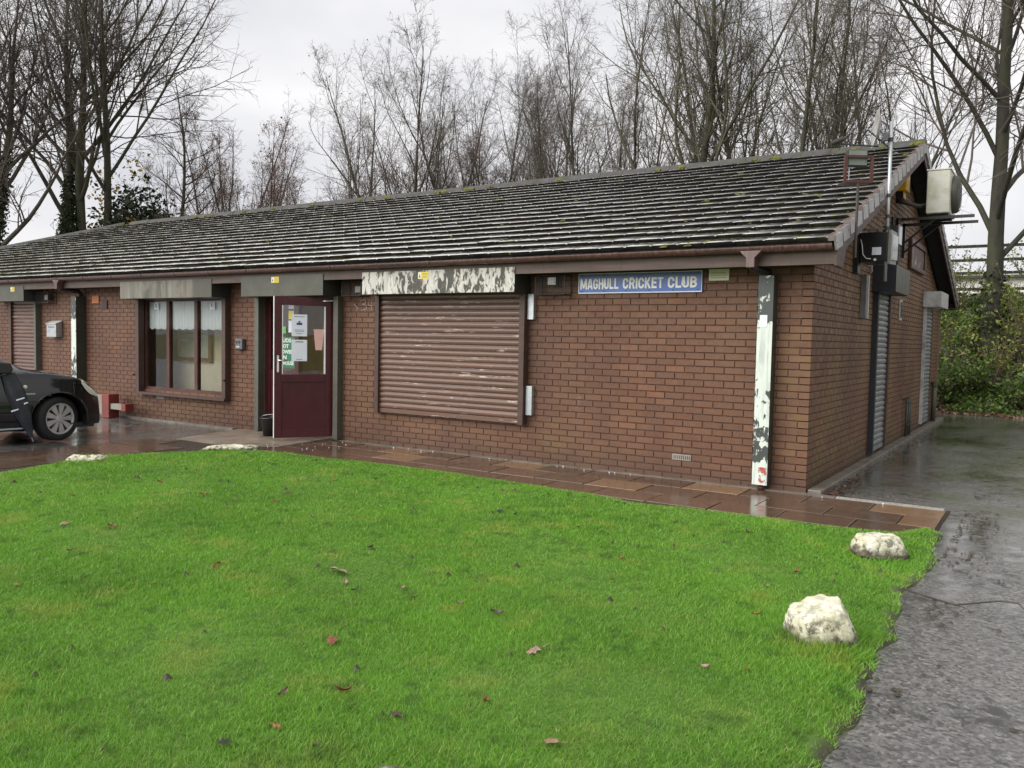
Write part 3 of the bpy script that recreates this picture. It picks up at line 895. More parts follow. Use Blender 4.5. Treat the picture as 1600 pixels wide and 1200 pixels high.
o = bpy.data.objects.new('roof_tiles', tiles_mesh([m for d, m in tl[300:]], [random.random() for _ in tl[300:]]))
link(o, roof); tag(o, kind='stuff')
# rear and hip-end slopes
mb = MB()
for i in range(19):
    y0 = 2*YR-YE - i*g_*math.cos(SA); y1 = y0 - g_*1.05*math.cos(SA)
    xl = XH-(y0-YR)
    mb.add([(xl,y0,zr(y0)+.042),(XV-.05,y0,zr(y0)+.042),(XV-.05,y1,zr(y1)+.02),(xl+.3,y1,zr(y1)+.02),(xl,y0,zr(y0)+.008),(XV-.05,y0,zr(y0)+.008)],
           [(1,0,3,2),(4,0,1,5)], random.random())
    xs = XH-(YR-YE) + i*g_*math.cos(SA); xe = xs + g_*1.05*math.cos(SA); h = (YR-YE)-i*g_*math.cos(SA); h2 = max(.0, h-.3)
    za = ZE + i*g_*math.sin(SA); zb = za + g_*1.05*math.sin(SA)
    mb.add([(xs,YR-h,za+.042),(xs,YR+h,za+.042),(xe,YR+h2,zb+.02),(xe,YR-h2,zb+.02)], [(1,0,3,2)], random.random())
o = mb.build('rear_tiles', M['roof_tile'], roof); tag(o, kind='stuff')
# verge tiles: each cloaks the gable edge with a drop of its own
for sgn in (1, -1):
    mbv = MB()
    L_ = g_ - .040
    mbv.add([(-.06,0,.062),(.014,0,.062),(.014,L_,.030),(-.06,L_,.030),(.014,.012,-.085),(.014,L_,-.105),(-.06,0,.008),(-.004,0,.008),(-.004,.012,-.085),(-.004,L_,-.105),(-.004,L_,.012)],
            [(0,1,2,3),(1,4,5,2),(0,6,7,1),(7,8,4,1),(8,9,5,4),(8,7,10,9),(2,5,9,10)])
    me = mbv.mesh('verge_tile', M['verge'])
    for i in range(19):
        s = i*g_; y = YE + s*math.cos(SA); z = ZE + s*math.sin(SA)
        o = bpy.data.objects.new('verge_tile', me)
        m = Matrix.Translation((XV, y, z+.006)) @ RX
        if sgn < 0: m = Matrix.Translation((0, 2*YR, 0)) @ Matrix.Scale(-1, 4, (0,1,0)) @ m
        o.matrix_basis = m; link(o, roof)
        if sgn > 0:
            cap = MB(m).add([(-.062,.03,.0610),(-.016,.01,.0632),(-.010,.20,.0430),(-.062,.24,.0380)], [(0,1,2,3)])
            cap.build('wear_patch', M['verge_red'], o)
# ridge and hip tiles
def ridge_mesh(L_):
    mb = MB(); pr = [(-.135,-.055),(-.10,.005),(-.05,.045),(0,.058),(.05,.045),(.10,.005),(.135,-.055)]
    vs = [(0,)+p for p in pr] + [(L_,)+p for p in pr]; n = len(pr)
    mb.add(vs, [(i, i+1, n+i+1, n+i) for i in range(n-1)] + [tuple(range(n-1,-1,-1)), tuple(range(n, 2*n))])
    return mb.mesh('ridge_tile', M['ridge'])
rm = ridge_mesh(.448)
x = XV - .445
while x > XH:
    o = bpy.data.objects.new('ridge_tile', rm); o.location = (x, YR+random.uniform(-.006,.006), ZR+.045+random.uniform(-.004,.004))
    o.rotation_euler = (0, random.uniform(-.008,.008), 0); link(o, roof); x -= .453
hv = Vector((-(YR-YE), -(YR-YE), -(ZR-ZE))); hl = hv.length; hd = hv.normalized()
q = hd.to_track_quat('X', 'Z')
for i in range(int(hl/.453)):
    o = bpy.data.objects.new('ridge_tile', rm); o.rotation_mode = 'QUATERNION'; o.rotation_quaternion = q
    o.location = Vector((XH, YR, ZR+.045)) + hd*(i*.453); link(o, roof)
# moss cushions on the tiles
mb = MB()
def blob(mb, c, sx, sy, sz, m3, tint=None):
    n1, n2 = 7, 3; vs = []; fs = []
    for a in range(n2):
        ph = a/n2*math.pi/2
        for b in range(n1):
            th = 2*math.pi*b/n1 + a*.4; k = random.uniform(.75, 1.2)
            vs.append(Vector(c) + m3 @ Vector((math.cos(th)*math.cos(ph)*sx*k, math.sin(th)*math.cos(ph)*sy*k, math.sin(ph)*sz*k)))
    vs.append(Vector(c) + m3 @ Vector((0,0,sz)))
    for a in range(n2-1):
        for b in range(n1): fs.append((a*n1+b, a*n1+(b+1)%n1, (a+1)*n1+(b+1)%n1, (a+1)*n1+b))
    for b in range(n1): fs.append(((n2-1)*n1+b, (n2-1)*n1+(b+1)%n1, n2*n1))
    mb.add(vs, fs, tint)
m3 = RX.to_3x3()
for _ in range(2600):
    i = random.randrange(19); x = XV - .1 - random.random()**1.5*21
    if mnoise.noise((x*.55, i*.45, 2.)) + .35*mnoise.noise((x*2.2, i*1.1, 7.)) < .02: continue
    s = i*g_ + random.uniform(.01, .10); y = YE + s*math.cos(SA); z = ZE + s*math.sin(SA) + .03
    k = random.choice((.25,.3,.4,.5,.75))
    blob(mb, (x, y, z), .075*k, .05*k, .032*k, m3)
for _ in range(26):
    x = XV - random.random()**1.3*18; blob(mb, (x, YR-.13, ZR+.0), random.uniform(.04,.12), .05, .045, m3)
tag(mb.build('moss', M['moss'], roof), kind='stuff')

# ---- eaves: fascia, soffit, gutter
MB().box(-26.1, XV, -.36, -.335, 2.312, 2.475).build('fascia_board', M['fascia'], club)
mb = MB(); mb.box(-26.1, XV-.02, -.334, .008, 2.335, 2.35); mb.build('soffit', M['fascia'], club)
# boxed eave end below the verge
MB().prism([(-.362,2.298),(-.362,2.50),(.02,2.60),(.02,2.44),(-.10,2.298)], 0, XV-.018, XV+.004).build('eave_end_board', M['fascia'], club)
mb = MB()
a0 = [math.pi + math.pi*i/12 for i in range(13)]
outer = [(-.428+.058*math.cos(a), 2.497+.058*math.sin(a)) for a in a0]
inner = [(-.428+.051*math.cos(a), 2.497+.051*math.sin(a)) for a in reversed(a0)]
mb.prism(outer+inner, 0, -26.1, XV-.03)
mb.prism(outer, 0, XV-.03, XV-.02)
gut = mb.build('gutter', M['gutter'], club)
outer2 = [(-.428+.064*math.cos(a), 2.499+.064*math.sin(a)) for a in a0]
jm = None
for i in range(30):
    x = -.22 - i*.88
    if jm is None:
        b = MB(); b.prism(outer2+[(p[0], p[1]) for p in inner], 0, -.03, .03); jm = b.mesh('gutter_bracket', M['gutter'])
    o = bpy.data.objects.new('gutter_bracket', jm); o.location = (x, 0, 0); link(o, gut)
mb = MB()
for _ in range(90):      # leaves caught in the gutter
    x = random.choice((random.uniform(-9.2,-8.0), random.uniform(-12.,-4.), random.uniform(-8.1,-7.6)))
    y = -.43+random.uniform(-.04,.03); z = 2.50+random.uniform(-.012,.012); a = random.uniform(0,6.28); s = random.uniform(.012,.028)
    mb.add([(x+s*math.cos(a),y+s*math.sin(a),z),(x-s*.6*math.sin(a),y+s*.6*math.cos(a),z+.012),(x-s*math.cos(a),y-s*math.sin(a),z+.004),(x+s*.6*math.sin(a),y-s*.6*math.cos(a),z-.004)],[(0,1,2,3)])
tag(mb.build('gutter_leaves', M['fl_tan'], gut), kind='stuff')
# barge boards and verge soffit
def slope_board(x0, x1, top, bot, y0, y1, mat, name):
    MB().prism([(y0, zr(y0)+bot), (y1, zr(y1)+bot), (y1, zr(y1)+top), (y0, zr(y0)+top)], 0, x0, x1).build(name, mat, club)
MB().prism([(YE+.02, zr(YE+.02)+.02),(YE+.02, zr(YE+.02)-.05),(YR, ZR-.05),(YR, ZR+.02)], 0, XV-.007, XV-.005).build('verge_mortar', M['felt'], club)
slope_board(XV-.03, XV-.008, -.02, -.20, -.30, YR-.002, M['fascia'], 'barge_board')
slope_board(XV-.03, XV-.008, -.02, -.20, YR+.002, 2*YR-YE-.02, M['fascia'], 'barge_board')
slope_board(.002, XV-.032, -.055, -.075, -.30, YR-.002, M['felt'], 'verge_soffit')
slope_board(.002, XV-.032, -.055, -.075, YR+.002, 2*YR-YE-.02, M['felt'], 'verge_soffit')
MB().box(-26.1, XV, D+.17, D+.195, 2.31, 2.475).build('fascia_board', M['fascia'], club)
MB().box(-26.1, XV-.02, D-.01, D+.168, 2.335, 2.35).build('soffit', M['fascia'], club)

# ---- gutter outlets, swan necks and cased downpipes
def downpipe(x, w, dep, ztop, zbot, mat, name_label):
    dp = MB()
    dp.prism([(x-.11,2.455),(x+.11,2.455),(x+.085,2.425),(x+.045,2.385),(x+.045,2.29),(x-.045,2.29),(x-.045,2.385),(x-.085,2.425)], 1, -.492, -.375)
    d = dp.build('downpipe', M['gutter'], club, bevel=.006)
    xp = x + .07
    MB().tube([(x,-.43,2.32),(x+.005,-.40,2.29),(x+.03,-.30,2.285),(xp,-.10,2.27),(xp,-.055,2.22),(xp,-.055,2.10)], .038, 10).build('swan_neck', M['black'], d, True)
    MB().tube([(xp,-.06,2.06),(xp,-.06,.05),(xp,-.10,.02)], .034, 10).build('pipe', M['brown'], d, True)
    c = MB().box(xp-w/2, xp+w/2, -dep, -dep+.006, zbot, ztop).build('casing_front', mat, d)
    sd_ = MB(); sd_.box(xp-w/2, xp-w/2+.006, -dep+.007, -.003, zbot, ztop); sd_.box(xp+w/2-.006, xp+w/2, -dep+.007, -.003, zbot, ztop)
    sd_.build('casing_side', M['post_plain'], d)
    return d, xp
d_, xp = downpipe(-.50, .155, .16, 2.235, .075, M['post_peel'], '')
MB().box(xp-.052, xp+.024, -.164, -.161, 1.71, 1.83).build('old_label', M['paper'], d_)
MB().box(xp-.01, xp+.07, -.1635, -.1615, .10, .26).build('red_paint_patch', peel('red_flakes', (.62,.66,.62), (.50,.06,.04), 22, .53), d_)
downpipe(-13.40, .16, .20, 2.17, .075, M['post_peel'], '')

# ---- shutter boxes
def shutter_box(x0, x1, y0, z0, z1, mat, parent, Mx=None, sticker=None, endmat=None):
    mb = MB(Mx); mb.box(x0, x1, y0, y0+.004, z0, z1)
    b = mb.build('shutter_box', mat, parent)
    mb = MB(Mx); mb.box(x0, x1, y0+.005, -.001, z0, z0+.004); mb.box(x0, x1, y0+.005, -.001, z1-.004, z1)
    mb.box(x0, x0+.004, y0+.005, -.001, z0+.005, z1-.005); mb.box(x1-.004, x1, y0+.005, -.001, z0+.005, z1-.005)
    mb.build('box_casing', endmat or M['box_dark'], b)
    if sticker:
        sx, w, h = sticker
        mb = MB(Mx); mb.box(sx, sx+w, y0-.002, y0-.0005, z1-.02-h, z1-.02)
        s = mb.build('warning_sticker', M['sticker'], b)
        mb = MB(Mx); zc = z1-.02-h
        mb.box(sx+.006, sx+.052, y0-.003, y0-.0022, zc+.008, zc+h-.008); mb.build('pictogram_field', M['paper'], s)
        mb = MB(Mx)
        for i in range(4): mb.box(sx+.064, sx+w-.010, y0-.003, y0-.0022, zc+.012+i*.017, zc+.018+i*.017)
        mb.add([(sx+.012,y0-.0038,zc+.016),(sx+.046,y0-.0038,zc+.016),(sx+.029,y0-.0038,zc+h-.02)], [(0,1,2)])
        mb.build('printed_lines', M['ink'], s)
    return b
YB = -.372
shutter_box(-5.84, -3.37, YB, 2.10, 2.395, M['box_flaked'], club, None, (-4.86, .17, .088))
shutter_box(-11.53, -9.05, YB, 2.10, 2.385, M['box_window'], club)
shutter_box(-8.34, -6.59, YB, 2.10, 2.40, M['box_green'], club, None, (-7.66, .16, .085))
shutter_box(-16.35, -14.79, YB, 2.09, 2.385, M['box_green'], club, None, (-15.28, .15, .085))
shutter_box(3.12, 4.28, -.29, 2.25, 2.60, M['box_green'], club, S90, endmat=M['navy'])
shutter_box(8.08, 9.25, -.29, 2.26, 2.54, M['greyplate'], club, S90, endmat=M['greyplate'])

# ---- roller shutters: slats, guide rails, bottom bar
def roller(x0, x1, z0, z1, mat, railmat, railmat2, Mx, yc=-.055, rail=.075, dep=.11):
    p = MB(Mx); p.box(x0, x1, yc+.03, yc+.034, z0, z1)
    sh = p.build('roller_shutter', M['black'], club)
    pr = [(.010,0),(-.004,.003),(-.013,.018),(-.016,.038),(-.013,.056),(-.004,.066),(.004,.068),(.006,.0745),(.012,.0745)]
    mb = MB(); w = x1-x0
    vs = [(0,)+q for q in pr] + [(w,)+q for q in pr]; n = len(pr)
    mb.add(vs, [(i, n+i, n+i+1, i+1) for i in range(n-1)])
    me = mb.mesh('slat', mat)
    k = 0; z = z0 + .062
    while z < z1 - .01:
        o = bpy.data.objects.new('slat', me)
        m = Matrix.Translation((x0, yc+random.uniform(-.0015,.0015), z)) @ Matrix.Rotation(random.uniform(-.0015,.0015), 4, 'Y')
        o.matrix_basis = (Mx @ m) if Mx is not None else m
        link(o, sh); z += .0748
    mb = MB(Mx); mb.box(x0, x1, yc-.016, yc+.014, z0, z0+.058); mb.build('bottom_bar', mat if mat is M['slat'] else M['galv'], sh)
    rails(x0, x1, z0-.01, z1, railmat, railmat2, Mx, rail, dep, sh)
    return sh
def rails(x0, x1, z0, z1, ml, mr, Mx, rail, dep, parent):
    for (a, b, m) in ((x0-rail*.7, x0+rail*.3, ml), (x1-rail*.3, x1+rail*.7, mr)):
        mb = MB(Mx)
        mb.box(a, b, -dep, -dep+.012, z0, z1); mb.box(a, a+.008, -dep+.0125, -.0005, z0, z1); mb.box(b-.008, b, -dep+.0125, -.0005, z0, z1)
        mb.build('guide_rail', m, parent)
roller(-5.80, -3.44, .485, 2.12, M['slat'], M['rail'], M['rail'], None)
roller(-15.86, -14.92, .04, 2.12, M['slat'], M['rail'], M['rail_dark'], None)
roller(3.28, 4.20, .10, 2.26, M['galv'], M['navy'], M['rail'], S90, -.03, .09, .07)
roller(8.22, 9.10, .12, 2.27, M['galv'], M['greyplate'], M['rail'], S90, -.03, .06, .05)
for zz in ((1.80,2.15),(.62,1.02)):
    MB().box(-3.375, -3.29, -.06, -.004, zz[0]-.02, zz[1]-.06).build('fixing_plate', M['steel'], club)

# ---- window, with its raised shutter's rails
x0, x1, z0, z1 = WIN
win = MB()
win.box(x0-.02, x1+.02, .02, .10, z0-.03, z0+.045); win.box(x0, x1, .02, .10, z1-.05, z1)
win.box(x0, x0+.06, .02, .10, z0+.046, z1-.051); win.box(x1-.06, x1, .02, .10, z0+.046, z1-.051)
win = win.build('window', M['brown'], club)
panes = [(-11.40,-10.80),(-10.72,-10.03),(-9.95,-9.18)]
for a, b in ((-10.80,-10.72),(-10.03,-9.95)):
    MB().box(a, b, .025, .095, z0+.046, z1-.051).build('mullion', M['brown'], win)
for a, b in panes:
    MB().quad((a,.06,z0+.045),(b,.06,z0+.045),(b,.06,z1-.05),(a,.06,z1-.05)).build('pane', M['glass'], win)
rails(-11.44, -9.12, .46, 2.10, M['rail'], M['rail'], None, .09, .11, win)
MB().box(-11.50, -9.07, -.125, .018, .445, .487).build('sill', M['rail'], win)
for x in (-11.53, -9.06): MB().tube([(x,-.115,.78),(x,-.145,.78)], .014, 8).build('pin_lock', M['black'], win)
for (a, b) in (panes[0], panes[2]):
    c = (a+b)/2-.02
    st = MB().box(c-.06, c+.06, .050, .052, 1.93, 2.05).build('pane_sticker', M['paper'], win)
    MB().add([(c-.03,.0485,1.965),(c-.005,.0485,1.95),(c-.005,.0485,2.03),(c-.03,.0485,2.015)], [(0,1,2,3)]).box(c+.015,c+.022,.048,.0495,1.955,2.025).build('icon', M['ink'], st)
# room behind the window
rm_ = MB()
rm_.quad((-12.6,0.80,0),(-8.45,0.80,0),(-8.45,0.80,2.42),(-12.6,0.80,2.42)); rm_.quad((-12.6,.245,0),(-12.6,0.80,0),(-12.6,0.80,2.42),(-12.6,.245,2.42)); rm_.quad((-8.45,0.80,0),(-8.45,.245,0),(-8.45,.245,2.42),(-8.45,0.80,2.42))
rm_.build('room_wall', M['beige'], club)
MB().quad((-12.6,.02,.02),(-8.4,.02,.02),(-8.4,0.80,.02),(-12.6,0.80,.02)).build('room_floor', M['carpet'], club)
MB().quad((-12.6,0.80,2.41),(-4.5,0.80,2.41),(-4.5,.02,2.41),(-12.6,.02,2.41)).build('ceiling', M['ceiling'], club)
for cx in (-12.0+.9, -9.6):
    fr = MB()
    for (a,b,c,d) in ((cx-.55,cx+.55,1.85,1.93),(cx-.55,cx+.55,1.0,1.08),(cx-.55,cx-.47,1.081,1.849),(cx+.47,cx+.55,1.081,1.849)): fr.box(a,b,0.74,0.79,c,d)
    f = fr.build('wall_panel_frame', M['wood'], club)
    MB().box(cx-.46,cx+.46,0.765,0.79,1.085,1.845).build('panel_sheet', M['cream'], f)
# lobby behind the door
lb = MB()
lb.quad((-8.40,1.3,0),(-4.9,1.3,0),(-4.9,1.3,2.42),(-8.40,1.3,2.42)); lb.quad((-4.9,1.3,0),(-4.9,.245,0),(-4.9,.245,2.42),(-4.9,1.3,2.42)); lb.quad((-8.40,.245,0),(-8.40,1.3,0),(-8.40,1.3,2.42),(-8.40,.245,2.42))
lb.build('lobby_wall', M['ochre'], club)
MB().quad((-8.38,.02,.025),(-4.9,.02,.025),(-4.9,1.3,.025),(-8.38,1.3,.025)).build('lobby_floor', M['carpet'], club)
MB().box(-7.9,-6.9,1.24,1.29,.03,2.05).build('inner_door', M['wood'], club)

# ---- entrance: fixed sidelight and the open leaf
ent = MB()
for (a,b,c,d) in ((-8.25,-8.17,.03,2.13),(-7.62,-7.54,.03,2.08),(-6.73,-6.65,.03,2.13),(-8.169,-6.731,2.05,2.13)): ent.box(a,b,.05,.13,c,d)
ent.box(-8.169,-7.621,.06,.12,.03,.92); ent.box(-8.169,-7.621,.055,.125,.921,.98)
ent = ent.build('door_frame', M['maroon'], club)
MB().quad((-8.169,.09,.98),(-7.62,.09,.98),(-7.62,.09,2.05),(-8.169,.09,2.05)).build('pane', M['glass'], ent)
rails(-8.29, -6.62, .03, 2.10, M['rail_dark'], M['rail_dark'], None, .09, .11, ent)
def text_mesh(s, h, w, font_bold=.02, extrude=.0):
    cu = bpy.data.curves.new('lettering', 'FONT'); cu.body = s; cu.size = 1.0; cu.offset = font_bold; cu.extrude = extrude
    cu.align_x = 'LEFT'; cu.resolution_u = 4; cu.space_character = 1.0
    ob = bpy.data.objects.new('lettering', cu); COL.objects.link(ob)
    bpy.context.view_layer.update()
    me = bpy.data.meshes.new_from_object(ob.evaluated_get(bpy.context.evaluated_depsgraph_get()))
    bpy.data.objects.remove(ob); bpy.data.curves.remove(cu)
    co = np.zeros(len(me.vertices)*3, np.float32); me.vertices.foreach_get('co', co); co = co.reshape(-1,3)
    mn, mx = co.min(0), co.max(0)
    co[:,0] = (co[:,0]-mn[0])/(mx[0]-mn[0])*w; co[:,1] = (co[:,1]-mn[1])/(mx[1]-mn[1])*h
    out = np.stack([co[:,0], np.zeros(len(co)), co[:,1]], 1)
    me.vertices.foreach_set('co', out.ravel().astype(np.float32)); me.update()
    return me
def text_obj(s, x, y, z, h, w, mat, parent, bold=.02, rot=None):
    me = text_mesh(s, h, w, bold); me.materials.clear(); me.materials.append(mat)
    o = bpy.data.objects.new('lettering', me)
    m = Matrix.Translation((x, y, z))
    o.matrix_basis = (rot @ m) if rot is not None else m
    link(o, parent); return o
gs = MB().box(-8.12, -7.66, .083, .087, 1.02, 1.50).build('green_notice', M['green_sign'], ent)
for i, (s, w) in enumerate((('STUDS', .30), ('NOT', .20), ('ALLOWED', .40), ('IN', .10), ('CLUBHOUSE', .42))):
    text_obj(s, -7.89-w/2, .081, 1.415-i*.087, .06, w, M['white'], gs, .03)
MB().box(-8.0, -7.86, .083, .087, 1.55, 1.66).build('lime_sticker', M['lime'], ent)
MB().box(-7.80, -7.68, .083, .087, 1.57, 1.75).build('notice_paper', M['paper'], ent)
MB().box(-7.80, -7.68, .083, .087, 1.77, 1.90).build('notice_paper', M['sticker'], ent)
MB().box(-7.80, -7.68, .083, .087, 1.93, 2.02).build('notice_paper', M['paper'], ent)
# leaf: hinge at (-6.73,-.03), swung outwards
hinge = Vector((-6.735, -.035, 0)); free = Vector((-7.15, -.72, 0)); W = .83
dv = (free-hinge).normalized()
DM = Matrix.Translation(hinge) @ Matrix(((-dv.x, dv.y, 0, 0), (-dv.y, -dv.x, 0, 0), (0, 0, 1, 0), (0, 0, 0, 1)))
# local x runs from the free edge (-W) to the hinge (0); local -y faces the camera side
lf = MB(DM)
zb, zt = .065, 2.075
lf.box(-W, -W+.105, -.025, .025, zb, zt); lf.box(-.105, 0, -.025, .025, zb, zt)
lf.box(-W+.1055, -.1055, -.025, .025, zt-.12, zt); lf.box(-W+.1055, -.1055, -.025, .025, .86, .97); lf.box(-W+.1055, -.1055, -.025, .025, zb, .19)
door = lf.build('door', M['maroon'], club, bevel=.004)
MB(DM).box(-W+.106, -.106, -.012, .012, .191, .859).build('panel', M['maroon'], door)
MB(DM).quad((-W+.105,0,.97),(-.105,0,.97),(-.105,0,zt-.12),(-W+.105,0,zt-.12)).build('pane', M['glass'], door)
MB(DM).box(-W-.006, -W-.001, -.024, .024, zb, zt).build('edge_strip', M['white'], door)
mb = MB(DM); mb.box(-.128,-.1065,-.020,-.012,.975,zt-.125); mb.box(-W+.1065,-W+.120,-.020,-.012,.975,zt-.125); mb.build('glazing_bead', M['white'], door)
hd_ = MB(DM).box(-W+.035, -W+.065, -.033, -.0255, 1.0, 1.24).build('handle', M['chrome'], door, bevel=.003)
MB(DM).tube([(-W+.05,-.03,1.17),(-W+.05,-.07,1.17),(-W+.17,-.075,1.165)], .010, 8).build('lever', M['chrome'], hd_, True)
MB(DM).tube([(-.15,-.03,zt-.05),(-.02,-.06,zt-.04),(.55,-.02,zt-.02)], .011, 8).build('door_closer_arm', M['chrome'], door, True)
def poster(x0, x1, z0, z1, mat, name, lines, logo=None, taper=0.0):
    mb = MB(DM); mb.add([(x0+taper,-.0135,z0),(x1-taper,-.0135,z0),(x1,-.0135,z1),(x0,-.0135,z1)], [(0,1,2,3)])
    p = mb.build(name, mat, door)
    if lines or logo:
        q_ = MB(DM)
        for (a, b, c, d) in lines: q_.box(x0+a*(x1-x0), x0+b*(x1-x0), -.0150, -.0142, z0+c*(z1-z0), z0+d*(z1-z0))
        q_.build('printed_lines', M['ink'] if not logo else simple('blue_ink', (.03,.05,.22), .5, bump=0), p)
poster(-.59, -.37, 1.515, 1.825, M['paper'], 'poster', [(.15,.85,.89,.91),(.32,.68,.52,.62),(.44,.56,.63,.70),(.2,.8,.28,.295),(.2,.8,.22,.235),(.3,.7,.13,.145)], True)
poster(-.59, -.37, 1.16, 1.465, M['paper'], 'poster', [(.25,.75,.88,.92),(.3,.7,.07,.09)])
poster(-.28, -.125, 1.32, 1.62, M['pink'], 'pink_paper', [], None, .030)

# ---- graffiti scrawl beside the shutter
mb = MB()
for st in ([(-6.22,2.03),(-6.13,2.06),(-6.12,2.00),(-6.19,1.985),(-6.11,1.975),(-6.10,1.92),(-6.20,1.90)], [(-6.05,2.05),(-6.07,1.97),(-5.98,1.965)], [(-6.0,2.04),(-6.01,1.90)], [(-6.34,1.98),(-6.26,1.93),(-6.30,1.90)]):
    for (a, b) in zip(st, st[1:]):
        v = Vector((b[0]-a[0], 0, b[1]-a[1])).normalized()*.002; nrm = Vector((-v.z, 0, v.x)).normalized()*.0045
        A = Vector((a[0], -.005, a[1])); B = Vector((b[0], -.005, b[1]))
        mb.add([A-nrm-v, B-nrm+v, B+nrm+v, A+nrm-v], [(0,1,2,3)])
mb.build('graffiti', simple('chalk_paint', (.36,.27,.23), .7, bump=0), front_wall)
# ================================================================== FIXTURES ON THE FRONT
sg = empty('sign_board', (-1.93,-.01,2.2), 'blue sign reading MAGHULL CRICKET CLUB in white capitals under the eaves', 'sign')
SX0, SX1, SZ0, SZ1 = -2.69, -1.165, 2.085, 2.318
MB().box(SX0, SX1, -.022, -.004, SZ0, SZ1).build('panel', M['sign_blue'], sg)
mb = MB()
for (a,b,c,d) in ((SX0,SX1,SZ0,SZ0+.012),(SX0,SX1,SZ1-.007,SZ1),(SX0,SX0+.007,SZ0+.0125,SZ1-.0075),(SX1-.007,SX1,SZ0+.0125,SZ1-.0075)): mb.box(a,b,-.0245,-.0225,c,d)
mb.build('border', M['paper'], sg)
# heavy condensed capitals, stroke by stroke
def arc_pts(cx, cy, rx, ry, a0, a1, n=7):
    return [(cx+rx*math.cos(R(a0+(a1-a0)*i/n)), cy+ry*math.sin(R(a0+(a1-a0)*i/n))) for i in range(n+1)]
def glyph(ch):
    s = .19; l = s/2; w = .60; r = w-l; b = s/2; t = 1-s/2; c = w/2; rx = c-l; ry = .20
    if ch == 'I': return s, [[(l,0),(l,1)]]
    if ch == 'M': w = .86; return w, [[(l,0),(l,1)],[(l+.01,1),(w/2,.12)],[(w/2,.12),(w-l-.01,1)],[(w-l,1),(w-l,0)]]
    if ch == 'A': return w+.04, [[(.07,0),(c-.02,1)],[(c+.06,1),(w-.03,0)],[(.16,.26),(w-.12,.26)]]
    if ch == 'H': return w, [[(l,0),(l,1)],[(r,0),(r,1)],[(l,.52),(r,.52)]]
    if ch == 'U': return w, [[(l,1),(l,b+ry)] + arc_pts(c,b+ry,rx,ry,180,360) + [(r,1)]]
    if ch == 'L': return w-.08, [[(l,1),(l,0)],[(l,b),(w-.08,b)]]
    if ch == 'E': return w-.06, [[(l,1),(l,0)],[(l,b),(w-.06,b)],[(l,.52),(w-.10,.52)],[(l,t),(w-.06,t)]]
    if ch == 'T': return w-.02, [[(0,t),(w-.02,t)],[(c-.01,t),(c-.01,0)]]
    if ch == 'K': return w+.02, [[(l,0),(l,1)],[(.16,.38),(w-.09,1)],[(.25,.56),(w-.06,0)]]
    if ch == 'C': return w, [[(r,.63)] + arc_pts(c,t-ry,rx,ry,0,180) + arc_pts(c,b+ry,rx,ry,180,360) + [(r,.37)]]
    if ch == 'G': return w, [[(r,.66)] + arc_pts(c,t-ry,rx,ry,0,180) + arc_pts(c,b+ry,rx,ry,180,360) + [(r,.50)],[(c,.44),(w,.44)]]
    if ch == 'R': return w+.02, [[(l,0),(l,1)],[(l,t)] + [(c,t)] + arc_pts(c,.69,rx,.215,90,-90) + [(l,.475)],[(c+.06,.47),(r+.02,0)]]
    if ch == 'B': return w, [[(l,0),(l,1)],[(l,t)] + arc_pts(c,.71,rx-.02,.195,90,-90) + [(l,.515)],[(l,.51)] + arc_pts(c,.30,rx,.205,90,-90) + [(l,b)]]
def word(s_, x0, x1, z0, h, y):
    gl = [glyph(c) for c in s_]; gap = .085
    tot = sum(g_[0] for g_ in gl) + gap*(len(gl)-1); k = (x1-x0)/tot
    mb = MB(); x = 0; st = .19; dy = 0
    for w, strokes in gl:
        for sk in strokes:
            dy += .00012
            # mitred ribbon
            P_ = [Vector((p[0], p[1])) for p in sk]; Lf = []; Rt = []
            for i, p in enumerate(P_):
                d0 = (P_[i]-P_[i-1]).normalized() if i else (P_[1]-P_[0]).normalized()
                d1 = (P_[i+1]-P_[i]).normalized() if i < len(P_)-1 else d0
                n0 = Vector((-d0.y, d0.x)); n1 = Vector((-d1.y, d1.x)); m_ = (n0+n1)
                m_ = m_/max(.5, m_.length_squared/2) if m_.length > .1 else n0
                Lf.append(p+m_*st/2); Rt.append(p-m_*st/2)
            q = lambda v: (x0+(x+v.x)*k, y-dy, z0+v.y*h)
            for i in range(len(P_)-1): mb.add([q(Rt[i]), q(Rt[i+1]), q(Lf[i+1]), q(Lf[i])], [(0,1,2,3)])
        x += w+gap
    mb.build('lettering', M['white'], sg)
for s, a, b in (('MAGHULL', -2.664, -2.165), ('CRICKET', -2.112, -1.615), ('CLUB', -1.562, -1.222)):
    word(s, a, b, 2.135, .122, -.0245)
for i in range(6):
    for z in (SZ0+.026, SZ1-.02):
        x = SX0+.05+i*(SX1-SX0-.10)/5
        MB().tube([(x,-.0225,z),(x,-.028,z)], .007, 8).build('screw', M['box_dark'], sg)
nt = empty('notice_plate', (-.985,-.01,2.27), 'small cream notice plate with faint lines beside the blue sign', 'sign')
MB().box(-1.095, -.872, -.012, -.003, 2.205, 2.328).build('plate', M['notice'], nt)
mb = MB()
for i in range(3): mb.box(-1.07, -.90, -.0135, -.0125, 2.232+i*.026, 2.237+i*.026)
mb.build('printed_lines', M['timber'], nt)

